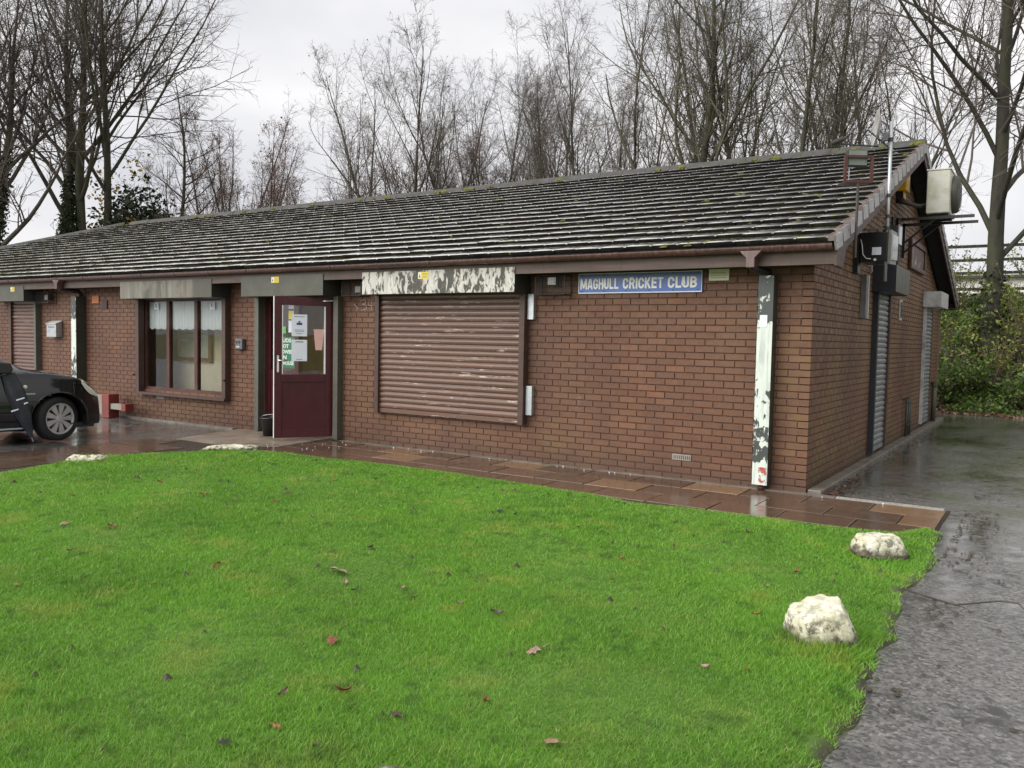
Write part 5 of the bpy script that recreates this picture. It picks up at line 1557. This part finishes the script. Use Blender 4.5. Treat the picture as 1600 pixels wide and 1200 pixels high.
for c_ in (0, -2.62):
    for sgn in (1, -1):
        mb = MB(CM); n = 22; vs = []
        for j in range(n+1):
            a = -.25 + (math.pi+.5)*j/n; vs += [(c_+.372*math.cos(a), sgn*hw(c_)*.995, .31+.372*math.sin(a)), (c_+.372*math.cos(a), sgn*.50, .31+.372*math.sin(a))]
        mb.add(vs, [(2*j, 2*j+2, 2*j+3, 2*j+1) for j in range(n)]); mb.build('arch_liner', M['trim'], car, True)
        mb = MB(CM); mb.tube([(c_+.372*math.cos(a), sgn*hw(c_)*.992, .31+.372*math.sin(a)) for a in np.linspace(-.2, math.pi+.2, 20)], .012, 6); mb.build('arch_lip', M['paint'], car, True)
        WM = CM @ Matrix.Translation((c_, sgn*.70, .31)) @ Matrix.Rotation(R(17) if c_ == 0 else 0, 4, 'Z')
        ax = (0, sgn, 0)
        mb = MB(WM); mb.lathe([(.20,-.085),(.285,-.09),(.307,-.07),(.31,-.03),(.31,.03),(.307,.07),(.288,.092),(.225,.098),(.20,.085)], (0,0,0), ax, 40)
        wh = mb.build('wheel', M['tyre'], car, True)
        mb = MB(WM); mb.lathe([(.212,.086),(.216,.101),(.200,.098),(.190,.080)], (0,0,0), ax, 40)
        mb.lathe([(.0,.105),(.045,.103),(.05,.09)], (0,0,0), ax, 20)
        for j in range(9):
            a = 2*math.pi*j/9
            d_ = Vector((math.cos(a), 0, math.sin(a))); n_ = Vector((-math.sin(a), 0, math.cos(a))); o_ = Vector(ax)
            A = d_*.035+o_*.094; B = d_*.205+o_*.092
            mb.add([A-n_*.014, A+n_*.014, B+n_*.045, B-n_*.045, A-n_*.014-o_*.02, A+n_*.014-o_*.02, B+n_*.045-o_*.02, B-n_*.045-o_*.02],
                   [(0,1,2,3),(0,4,5,1),(1,5,6,2),(2,6,7,3),(3,7,4,0)])
        mb.build('wheel_trim', M['rim'], wh)
        mb = MB(WM); mb.lathe([(.205,.065),(0,.065)], (0,0,0), ax, 30); mb.build('brake_disc', M['trim'], wh)
# lamps, mirror, mouldings, indicator, badge strip
for sgn in (1, -1):
    mb = MB(CM); vs = []; n = 8
    for j in range(n+1):
        f = j/n; x = .30+.28*f; w = hw(x)
        zt_ = ztop(x)-.012-.03*f; zl = zt_ - (.045+.10*math.sin(math.pi*min(1,f*.9+.08)))
        vs += [(x, sgn*(w*.90), zt_), (x, sgn*(w*1.0+.006), (zt_+zl)/2), (x, sgn*(w*1.0+.003), zl)]
    fs = []
    for j in range(n):
        for k in range(2):
            q_ = (j*3+k, j*3+3+k, j*3+4+k, j*3+1+k); fs.append(q_ if sgn > 0 else q_[::-1])
    mb.add(vs, fs); mb.build('headlight', M['headlamp'], car, True)
    mr = MB(CM); mr.prism([(-.84,.955),(-.66,.955),(-.63,1.01),(-.66,1.10),(-.80,1.115),(-.85,1.06)], 1, sgn*.90, sgn*1.06)
    m_ = mr.build('door_mirror', M['black'], car, bevel=.02)
    MB(CM).tube([(-.70,sgn*.80,.95),(-.72,sgn*.93,.985)], .022, 8).build('mirror_arm', M['trim'], m_)
    MB(CM).box(-.853,-.85, sgn*.915, sgn*1.045, .98, 1.09).build('mirror_glass', M['lens'], m_)
    MB(CM).box(-2.2, -.42, sgn*.862, sgn*.872, .44, .485).build('side_moulding', M['trim'], car)
    MB(CM).box(-2.2, -.42, sgn*.845, sgn*.862, .205, .225).build('sill_strip', M['steel'], car)
    MB(CM).lathe([(0,.0),(.030,.0),(.026,.010),(0,.012)], (-.43, sgn*(hw(-.43)-.008), .765), (0,sgn,0), 16).build('indicator', M['headlamp'], car, True)
    MB(CM).box(-.47, -.31, sgn*(hw(-.39)+.001), sgn*(hw(-.39)+.006), .665, .682).build('badge_strip', M['steel'], car)
    MB(CM).box(-1.30, -1.15, sgn*.855, sgn*.885, .80, .825).build('door_handle', M['paint'], car)
    MB(CM).box(-3.452, -3.40, sgn*.52, sgn*.72, .80, 1.05).build('tail_light', simple('tail_red', (.35,.02,.02), .2), car)
MB(CM).box(.55, .66, -.46, .46, .30, .42).build('bumper_grille', M['trim'], car, bevel=.02)
MB(CM).box(.662, .668, -.26, .26, .43, .54).build('number_plate', M['white'], car)

um = empty('umbrella', (-9.43,-2.88,0), 'closed dark grey umbrella leaning on the car beside the front wheel', 'umbrella')
u0 = Vector((-9.37,-2.95,.03)); u1 = Vector((-9.43,-3.21,.90))
dvu = (u1-u0).normalized(); sx_ = dvu.cross(Vector((.87,-.49,0))).normalized(); sy_ = dvu.cross(sx_)
mb = MB(); n = 16; vs = []; H = 14
for h in range(H+1):
    t_ = h/H; r_ = .012+.082*math.sin(min(1,t_*1.15)*math.pi*.62)**1.0*(1-.35*max(0,t_-.75)/.25)
    for j in range(n):
        a = 2*math.pi*j/n; rr = r_*(1+.22*math.cos(a*4+t_*2.0))
        vs.append(u0 + dvu*(.06+t_*.90) + sx_*math.cos(a)*rr*1.1 + sy_*math.sin(a)*rr*.8)
mb.add(vs, [(h*n+j, h*n+(j+1)%n, (h+1)*n+(j+1)%n, (h+1)*n+j) for h in range(H) for j in range(n)])
cn = mb.build('canopy', M['brolly'], um, True)
MB().tube([u0, u0+dvu*.08], [.005,.008], 8).build('ferrule', M['steel'], um)
MB().tube([u0+dvu*.92, u0+dvu*1.10], .011, 8).build('handle', M['black'], um)
for (t_, off, ln) in ((.60,.03,.10),(.46,-.075,.09),(.52,.075,.05)):
    c0 = u0+dvu*(.06+t_*.90) + sy_*0 + sx_*off - sy_*.0
    fc = (CAM-c0).normalized(); c0 = c0 + fc*.082
    up_ = dvu*.011; rt = sx_*ln*.5
    MB().add([c0-rt-up_, c0+rt+up_*-.4, c0+rt+up_, c0-rt+up_*.8], [(0,1,2,3)]).build('printed_mark', M['paper'], cn)
# ================================================================== TREES
def grow(rs, start, d, length, r0, S, wob, up, taper=.25, gn=None):
    N = len(start); P = np.zeros((N, S+1, 3)); P[:,0] = start
    d = d/np.linalg.norm(d, axis=1, keepdims=True); Rr = np.zeros((N, S+1)); Rr[:,0] = r0
    for s in range(S):
        d = d + rs.normal(0, wob, (N,3)) + np.array([0,0,up])
        d /= np.linalg.norm(d, axis=1, keepdims=True)
        P[:,s+1] = P[:,s] + d*(length/S)[:,None]
        Rr[:,s+1] = r0*(1-(1-taper)*(s+1)/S)
    return P, Rr
def tubes(P, Rr, k):
    N, S1, _ = P.shape
    T = np.gradient(P, axis=1); T /= np.linalg.norm(T, axis=2, keepdims=True)+1e-9
    ref = np.where(np.abs(T[...,2:3]) < .9, np.array([0,0,1.]), np.array([1.,0,0]))
    U = np.cross(T, ref); U /= np.linalg.norm(U, axis=2, keepdims=True)+1e-9
    W_ = np.cross(T, U)
    a = 2*np.pi*np.arange(k)/k
    V = P[:,:,None,:] + Rr[:,:,None,None]*(U[:,:,None,:]*np.cos(a)[None,None,:,None] + W_[:,:,None,:]*np.sin(a)[None,None,:,None])
    b = (np.arange(N)[:,None,None]*S1*k + np.arange(S1-1)[None,:,None]*k)
    j = np.arange(k)[None,None,:]; j2 = (j+1) % k
    F = np.stack([b+j, b+j2, b+k+j2, b+k+j], -1).reshape(-1, 4)
    return V.reshape(-1,3), F
def spawn(rs, P, Rr, n, t0, t1, ang, angv, lf, rf, even=False):
    N, S1, _ = P.shape
    t = (t0 + (t1-t0)*((np.arange(n)[None]+rs.random((N,n)))/n)) if even else rs.uniform(t0, t1, (N,n))
    x = t*(S1-1); i = np.minimum(x.astype(int), S1-2); f = (x-i)[...,None]
    ii = np.arange(N)[:,None]
    A, B = P[ii,i], P[ii,i+1]; pos = A*(1-f)+B*f
    T = B-A; T /= np.linalg.norm(T, axis=2, keepdims=True)+1e-9
    rad = Rr[ii,i]*(1-f[...,0]) + Rr[ii,i+1]*f[...,0]
    ref = np.where(np.abs(T[...,2:3]) < .9, np.array([0,0,1.]), np.array([1.,0,0]))
    U = np.cross(T, ref); U /= np.linalg.norm(U, axis=2, keepdims=True)+1e-9
    W_ = np.cross(T, U)
    ph = rs.uniform(0, 2*np.pi, (N,n)) if not even else (2.4*np.arange(n)[None] + rs.uniform(0,6.28,(N,1)) + rs.normal(0,.4,(N,n)))
    a = np.clip(rs.normal(ang, angv, (N,n)), .15, 1.6)
    d = T*np.cos(a)[...,None] + (U*np.cos(ph)[...,None]+W_*np.sin(ph)[...,None])*np.sin(a)[...,None]
    seg = np.linalg.norm(P[:,1:]-P[:,:-1], axis=2).sum(1)
    ln = seg[:,None]*lf(t)*rs.uniform(.75, 1.2, (N,n))
    return pos.reshape(-1,3), d.reshape(-1,3), ln.ravel(), (rad*rf).ravel()
def merge(parts):
    Vs = []; Fs = []; o = 0
    for V, F in parts: Vs.append(V); Fs.append(F+o); o += len(V)
    return np.concatenate(Vs), np.concatenate(Fs)
def leaves_at(rs, pts, size, mat, name, parent, sv=.35, droop=0.0):
    n = len(pts); s = size*rs.uniform(1-sv, 1+sv, n)
    nrm = rs.normal(0, 1, (n,3)) + np.array([0,-.25,.7]); nrm /= np.linalg.norm(nrm, axis=1, keepdims=True)
    u = np.cross(nrm, rs.normal(0,1,(n,3))); u /= np.linalg.norm(u, axis=1, keepdims=True)+1e-9
    w = np.cross(nrm, u)
    A = pts + u*s[:,None]; B = pts + w*s[:,None]*.55 + nrm*s[:,None]*.12; C = pts - u*s[:,None]; E_ = pts - w*s[:,None]*.55 + nrm*s[:,None]*.12
    V = np.stack([A,B,C,E_], 1).reshape(-1,3); i = np.arange(n)*4
    F = np.stack([i,i+1,i+2,i+3], 1)
    tone = np.repeat(rs.random(n), 4)
    o = bpy.data.objects.new(name, np_mesh(name, V, F, mat, False, {'tone': tone})); link(o, parent)
    return o
def tree(label, base, h, r, seed, bark='bark', twig='twig', stems=1, splay=.1, lean=(0,0), limb_ang=.6, limb_t=.28, nl=11, nb=8, nt=6, nf=4, up=.10, limb_len=.55, ivy=0.0, leaf=None, fork=None, name='bare_tree', tr=.0043, lrf=.54, ivy_n=2600, group='bare trees behind the clubhouse'):
    rs = np.random.default_rng(seed)
    t = empty(name, base, label, 'tree', group)
    b = np.array(base, float)
    a0 = rs.uniform(0, 6.28)
    st_ = b + np.array([[.10*stems*math.cos(a0+6.28*i/stems), .10*stems*math.sin(a0+6.28*i/stems), 0] if stems > 1 else [0,0,0] for i in range(stems)])
    d = np.array([[lean[0]+splay*math.cos(a0+6.28*i/stems)*(stems > 1), lean[1]+splay*math.sin(a0+6.28*i/stems)*(stems > 1), 1.] for i in range(stems)])
    ln = h*rs.uniform(.82, 1.0, stems); ln[0] = h
    P0, R0 = grow(rs, st_, d, ln, np.full(stems, r)*rs.uniform(.8,1,stems), 14, .05, .014, .10)
    fl_ = 1 + .55*np.exp(-np.linspace(0,1,15)*22); R0 = R0*fl_[None]
    p, dd, l1, r1 = spawn(rs, P0, R0, nl, limb_t, .96, limb_ang, .16, lambda t_: 1.12*limb_len*(1.0-.62*t_), lrf, True)
    P1, R1 = grow(rs, p, dd, l1, np.maximum(r1, .016), 9, .085, up, .22)
    p, dd, l2, r2 = spawn(rs, P1, R1, nb, .15, 1.0, .72, .22, lambda t_: .50*(1.1-.6*t_), .58)
    P2, R2 = grow(rs, p, dd, l2, np.clip(r2, .008, .04), 5, .11, up*.9, .35)
    # upper trunk and limb tips carry branches too
    p, dd, l2b, r2b = spawn(rs, P0, R0, 14, .5, 1.0, .6, .2, lambda t_: .17*(1.2-.7*t_), .35)
    P2b, R2b = grow(rs, p, dd, l2b, np.clip(r2b, .008, .04), 5, .10, up*.9, .35)
    P2 = np.concatenate([P2,P2b]); R2 = np.concatenate([R2,R2b])
    p, dd, l3, r3 = spawn(rs, P2, R2, nt, .12, 1.0, .78, .22, lambda t_: .44*(1.1-.5*t_), .62)
    P3, R3 = grow(rs, p, dd, np.clip(l3, .25, 1.6), np.clip(r3, tr, .02), 2, .20, up*.9, .55)
    p, dd, l4, r4 = spawn(rs, P3, R3, nf, .2, 1.0, .80, .22, lambda t_: .46, .75)
    P4, R4 = grow(rs, p, dd, np.clip(l4, .14, .6), np.clip(r4, tr*.8, .012), 1, .16, up*.3, .6)
    V, F = merge([tubes(P0, R0, 10), tubes(P1, R1, 6)])
    o = bpy.data.objects.new('trunk', np_mesh('trunk', V, F, M[bark], True)); link(o, t)
    V, F = merge([tubes(P2, R2, 3), tubes(P3, R3, 3), tubes(P4, R4, 3)])
    o = bpy.data.objects.new('crown', np_mesh('crown', V, F, M[twig], False)); link(o, t)
    if ivy:
        pts = []
        for q in range(stems):
            n = ivy_n//stems
            tt = rs.beta(1.0, 1.6, n)*ivy; x = tt*14; i = np.minimum(x.astype(int), 13); f = (x-i)[:,None]
            c = P0[q][i]*(1-f)+P0[q][i+1]*f; rad = R0[q][i]
            a = rs.uniform(0, 6.28, n); rr = rad + np.abs(rs.normal(.06, .24, n))*(1.15-tt/ivy)
            pts.append(c + np.stack([np.cos(a)*rr, np.sin(a)*rr, rs.normal(0,.1,n)], 1))
        leaves_at(rs, np.concatenate(pts), .075, M['ivy'], 'ivy', t)
    if leaf:
        mat, n, sz = leaf
        tips = P4[:, -1]; sel = rs.choice(len(tips), min(n, len(tips)), replace=False)
        leaves_at(rs, tips[sel], sz, M[mat], 'foliage', t)
    return t
# left clump
tree('ivy-clad tall tree at the left edge of the picture', (-37.2,9.0,0), 19, .33, 1, ivy=.58, stems=2, splay=.10, limb_ang=.55, nl=15, nb=10, ivy_n=9500, up=.08)
tree('ivy-clad tall tree second from the left edge', (-35.8,11.6,0), 19, .31, 2, ivy=.50, limb_ang=.55, nl=15, nb=10, ivy_n=8500, lean=(.03,0))
tree('tall forked tree with a bare dark trunk right of the ivy-clad trees', (-36.3,13.2,0), 20, .33, 3, 'bark_green', stems=1, limb_t=.34, limb_len=.62, limb_ang=.66, nl=16, nb=10, nt=8, up=.075)
tree('tall pale trunk leaning right beside the forked tree', (-37.2,14.4,0), 21, .25, 4, 'bark_green', lean=(.17,0), limb_t=.35, limb_len=.62, limb_ang=.66, nl=16, nb=10, nt=8, up=.06)
tree('slender single-stemmed tree with level twiggy branches', (-34.0,16.2,0), 14.6, .17, 5, 'bark', limb_ang=1.15, limb_t=.2, limb_len=.30, nl=26, nb=7, nt=6, up=.035, lean=(0,0), twig='twig_red')
tree('clump of thin upright stems left of the gap in the trees', (-36.6,22,0), 14.0, .13, 6, 'bark_red', 'twig_red', stems=7, splay=.17, limb_ang=.32, limb_len=.30, nl=8, nb=5, nt=5, nf=3, up=.12)
tree('thin birch holding a few brown leaves', (-32.0,20,0), 12.0, .11, 7, 'bark_red', 'twig_red', stems=3, splay=.14, limb_ang=.5, limb_len=.32, nl=12, nb=6, nt=6, nf=3, leaf=('dry_leaf', 1500, .05), up=.08)
tree('thin sapling with pale yellow-brown leaves above the roof', (-29.6,18.5,0), 9.8, .08, 8, 'bark_red', 'twig_red', stems=3, splay=.2, limb_ang=.5, limb_len=.34, nl=9, nb=6, nt=5, nf=3, leaf=('dry_leaf', 900, .045), up=.08)
# centre
tree('wide spreading tree with a dark twiggy base at picture centre', (-22.6,20,0), 13.6, .15, 9, 'bark', 'twig', stems=5, splay=.30, limb_ang=.55, limb_len=.46, limb_t=.2, nl=11, nb=8, nt=6, nf=3, up=.09, leaf=('dry_leaf', 160, .05))
tree('low dense brown thicket tree beside the wide spreading tree', (-21.8,22.5,0), 10.0, .13, 10, 'bark_red', 'twig_red', stems=6, splay=.42, limb_ang=.6, limb_len=.44, limb_t=.12, nl=12, nb=8, nt=6, nf=3, up=.05, ivy=.7, ivy_n=2600)
tree('bare tree with a curved trunk right of the brown thicket', (-17.8,20,0), 12.8, .15, 11, 'bark', 'twig', stems=2, splay=.13, lean=(-.06,0), limb_ang=.5, limb_len=.5, nl=11, nb=9, nt=7, up=.09)
tree('multi-stemmed bare tree left of the slanting twin stems', (-18.2,23.5,0), 13.2, .12, 12, 'bark', 'twig', stems=4, splay=.2, limb_ang=.48, limb_len=.44, nl=10, nb=8, nt=6, nf=3, up=.09)
tree('twin slanting stems leaning left above the roof middle', (-13.4,19,0), 12.4, .14, 13, 'bark_green', 'twig', stems=2, splay=.10, lean=(-.22,0), limb_ang=.5, limb_len=.42, nl=11, nb=8, nt=7, up=.10)
tree('dense clump of upright stems left of the stout trunk', (-12.7,21,0), 13.8, .12, 14, 'bark', 'twig', stems=6, splay=.22, limb_ang=.42, limb_len=.42, nl=9, nb=8, nt=6, nf=3, up=.10)
tree('stout straight trunk with ascending branches behind the ridge', (-8.0,17,0), 15.0, .24, 15, 'bark_green', 'twig_green', limb_ang=.62, limb_t=.22, limb_len=.60, nl=16, nb=10, nt=7, up=.10)
tree('greenish clump of stems right of the stout trunk', (-7.0,20.5,0), 15.0, .13, 16, 'bark_green', 'twig_green', stems=5, splay=.20, limb_ang=.45, limb_len=.44, nl=10, nb=8, nt=6, nf=3, up=.09)
tree('tall greenish tree nearest the satellite dish', (-5.1,18.2,0), 14.4, .15, 17, 'bark_green', 'twig_green', stems=3, splay=.16, limb_ang=.5, limb_len=.48, nl=11, nb=9, nt=7, up=.08)
tree('far bare tree seen behind the satellite dish', (-4.4,25,0), 15.0, .14, 18, 'bark', 'twig', stems=4, splay=.22, limb_ang=.5, limb_len=.48, nl=10, nb=8, nt=6, nf=3, up=.08)
# lower scrub filling the band between the trees
tree('low twiggy scrub tree under the wide spreading tree', (-25.4,21.5,0), 9.6, .09, 31, 'bark_red', 'twig_red', stems=6, splay=.34, limb_ang=.6, limb_len=.42, limb_t=.15, nl=9, nb=7, nt=6, nf=3, up=.06)
tree('low bushy tree between the brown thicket and the curved trunk', (-19.9,22.0,0), 9.8, .09, 32, 'bark', 'twig_red', stems=6, splay=.36, limb_ang=.6, limb_len=.42, limb_t=.15, nl=9, nb=7, nt=6, nf=3, up=.06)
tree('fine twiggy tree behind the slanting twin stems', (-15.6,23.0,0), 12.4, .11, 33, 'bark', 'twig', stems=4, splay=.26, limb_ang=.58, limb_len=.46, limb_t=.15, nl=10, nb=7, nt=6, nf=3, up=.07)
tree('fine twiggy tree filling the gap right of the birch', (-28.4,23.5,0), 11.2, .10, 34, 'bark_red', 'twig_red', stems=5, splay=.26, limb_ang=.55, limb_len=.42, limb_t=.15, nl=9, nb=7, nt=6, nf=3, up=.07)
tree('scrubby tree behind the level-branched slender tree', (-36.5,19.5,0), 10.6, .10, 35, 'bark_red', 'twig_red', stems=5, splay=.30, limb_ang=.6, limb_len=.42, limb_t=.15, nl=9, nb=7, nt=6, nf=3, up=.06)
# right-hand tree on the bank
tree('large forked tree on the bank behind the drive', (.60,16.0,bank_z(.6,16)-.1), 15.5, .25, 24, 'bark_dark', 'twig', lrf=.40, stems=1, splay=.07, limb_ang=.80, limb_t=.16, limb_len=.58, nl=22, nb=12, nt=9, up=.055, ivy=.16, ivy_n=700, lean=(.02,0))
tree('slim bare tree standing beyond the fence at right', (4.4,25.0,2.7), 11.0, .14, 25, 'bark', 'twig', stems=2, splay=.15, limb_ang=.6, limb_len=.5, nl=11, nb=8, nt=6, nf=3, up=.07)

# evergreen bush with a few yellow leaves
ev = empty('evergreen_bush', (-35.6,15.2,0), 'dark evergreen bush with yellow leaves showing above the roof hip', 'bush')
rs = np.random.default_rng(77)
c_ = []
for (x, y, z, sx, sz) in ((-35.6,15.2,4.6,2.1,4.0),(-34.6,15.4,4.0,1.7,3.4),(-36.6,15.0,4.2,1.5,3.4)):
    n = 5200; v = rs.normal(0,1,(n,3)); v /= np.linalg.norm(v,axis=1,keepdims=True); v *= rs.uniform(.55,1.05,(n,1))*(1+.25*np.sin(v[:,:1]*9)*np.sin(v[:,2:]*7))
    c_.append(np.array([x,y,z]) + v*np.array([sx,sx,sz]))
leaves_at(rs, np.concatenate(c_), .13, M['evergreen'], 'crown', ev)
MB().tube([(-35.6,15.2,0),(-35.5,15.2,3.5),(-35.7,15.2,7.5)], [.2,.14,.03], 8).build('trunk', M['bark'], ev)
y_ = np.concatenate([np.array([-36.4,14.2,8.3])+rs.normal(0,.55,(150,3)), np.array([-34.4,14.2,5.9])+rs.normal(0,.35,(60,3)), np.array([-34.0,14.2,9.2])+rs.normal(0,.4,(45,3)), np.array([-37.4,14.2,7.0])+rs.normal(0,.35,(30,3))])
leaves_at(rs, y_, .10, M['gold_leaf'], 'yellow_leaves', ev)

# ---- undergrowth on the bank
rs = np.random.default_rng(5)
n = 92000
x = rs.uniform(-1.2, 7.5, n); y = 12.9 + 9.5*rs.random(n)**.8
hmax = .14 + .55*np.clip((y-13.0)/4,0,1)*np.array([.5+.7*mnoise.noise((a*.8,b*.8,1.)) for a, b in zip(x, y)]).clip(.1,1.2)
z = np.array([bank_z(a, b) for a, b in zip(x, y)]) + hmax*rs.random(n)**.6
den = np.array([mnoise.noise((a*1.5, b*1.5, c*1.5)) for a, b, c in zip(x, y, z)])
k = den > -.05
o = leaves_at(rs, np.stack([x,y,z],1)[k], .042, M['bramble'], 'undergrowth', None, .6)
tag(o, 'tangled green undergrowth covering the bank', 'undergrowth', kind='stuff')
n = 3600
x = rs.uniform(-1.0, 7.5, n); y = rs.uniform(12.55, 14.6, n)
z = np.array([max(0.0, bank_z(a, b)) for a, b in zip(x, y)]) + .03*rs.random(n)
o = leaves_at(rs, np.stack([x,y,z],1), .045, M['dry_leaf'], 'bank_leaf_litter', None)
tag(o, 'brown dead leaves along the foot of the bank', 'leaves', kind='stuff')
def shrub(label, base, h, w, n, mat, seed, sz=.055):
    rs = np.random.default_rng(seed); t = empty('shrub', base, label, 'shrub', 'shrubs on the bank')
    b = np.array(base); N = 16
    d = np.stack([rs.normal(0,.45*w/h,N), rs.normal(0,.45*w/h,N), np.ones(N)], 1)
    P, Rr = grow(rs, np.repeat(b[None], N, 0), d, rs.uniform(.6,1.05,N)*h, np.full(N,.014), 8, .10, .02, .3)
    p, dd, l, r = spawn(rs, P, Rr, 7, .25, 1.0, .8, .2, lambda t_: .42*(1.2-.6*t_), .7)
    P2, R2 = grow(rs, p, dd, l, np.clip(r,.005,.012), 4, .12, .02, .5)
    V, F = merge([tubes(P, Rr, 4), tubes(P2, R2, 3)])
    o = bpy.data.objects.new('stems', np_mesh('stems', V, F, M['twig_red'])); link(o, t)
    q = P2.reshape(-1, 3); q = q[rs.integers(0, len(q), n)] + rs.normal(0, .06, (n,3))
    leaves_at(rs, q, sz, M[mat], 'foliage', t)
zb = lambda x, y: (x, y, bank_z(x, y)-.05)
shrub('lime green leafy shrub left of the large forked tree', zb(-.35,15.4), 1.8, 1.5, 800, 'lime_leaf', 61, .045)
shrub('lime green shrub right of the large forked tree', zb(1.55,15.6), 2.6, 1.9, 1000, 'lime_leaf', 62, .045)
shrub('yellow-green shrub in front of the large forked tree', zb(.75,14.7), 1.5, 1.2, 450, 'lime_leaf', 63, .045)
shrub('green shrub low on the bank at the right edge', zb(1.55,13.7), 1.0, 1.3, 1300, 'bramble', 64, .05)
shrub('tall bramble thicket right of the lime shrubs', zb(2.9,16.5), 2.8, 2.2, 1300, 'lime_leaf', 65, .045)
shrub('bramble clump beside the back corner of the clubhouse', zb(-.25,13.6), 1.3, 1.0, 1300, 'bramble', 66, .05)

shrub('sparse shrub against the fence left of the large tree', zb(-.5,18.6), 2.4, 1.7, 900, 'lime_leaf', 67, .045)
shrub('sparse leafy shrub against the fence right of the large tree', zb(1.9,18.9), 2.8, 2.0, 1100, 'lime_leaf', 68, .045)
shrub('green bramble mound at the foot of the large forked tree', zb(.2,14.3), 1.1, 1.5, 1500, 'bramble', 69, .045)
# ---- fence along the top of the bank: every rail and post
fc = empty('timber_fence', (2,21,3), 'weathered post and rail fence along the top of the bank', 'fence')
for i in range(8):
    x = -3.2 + i*1.7
    zb_ = bank_z(x, 21)
    MB().box(x-.07, x+.07, 20.95, 21.07, zb_-.3, 4.75+.05*(i % 2)).build('post', M['timber'] if False else simple('mossy_timber', (.035,.035,.022), .85), fc)
    if i < 7:
        for zz in (3.35, 3.85, 4.25, 4.68):
            MB().box(x+.0, x+1.7, 20.90, 20.945, zz-.045, zz+.045).build('rail', bpy.data.materials['mossy_timber'], fc)
sh = empty('far_shed', (4,46,2.7), 'pale far building glimpsed through the fence', 'building')
MB().box(-10, 14, 46, 52, 2.6, 5.5).build('wall', simple('pale_render', (.75,.75,.72), .8), sh)
MB().box(-10.3, 14.3, 45.6, 52.4, 5.501, 5.65).build('roof', M['ridge'], sh)
for i in range(8): MB().box(-8.5+i*2.8, -7.2+i*2.8, 45.93, 45.99, 3.3, 4.3).build('window', M['car_glass'], sh)
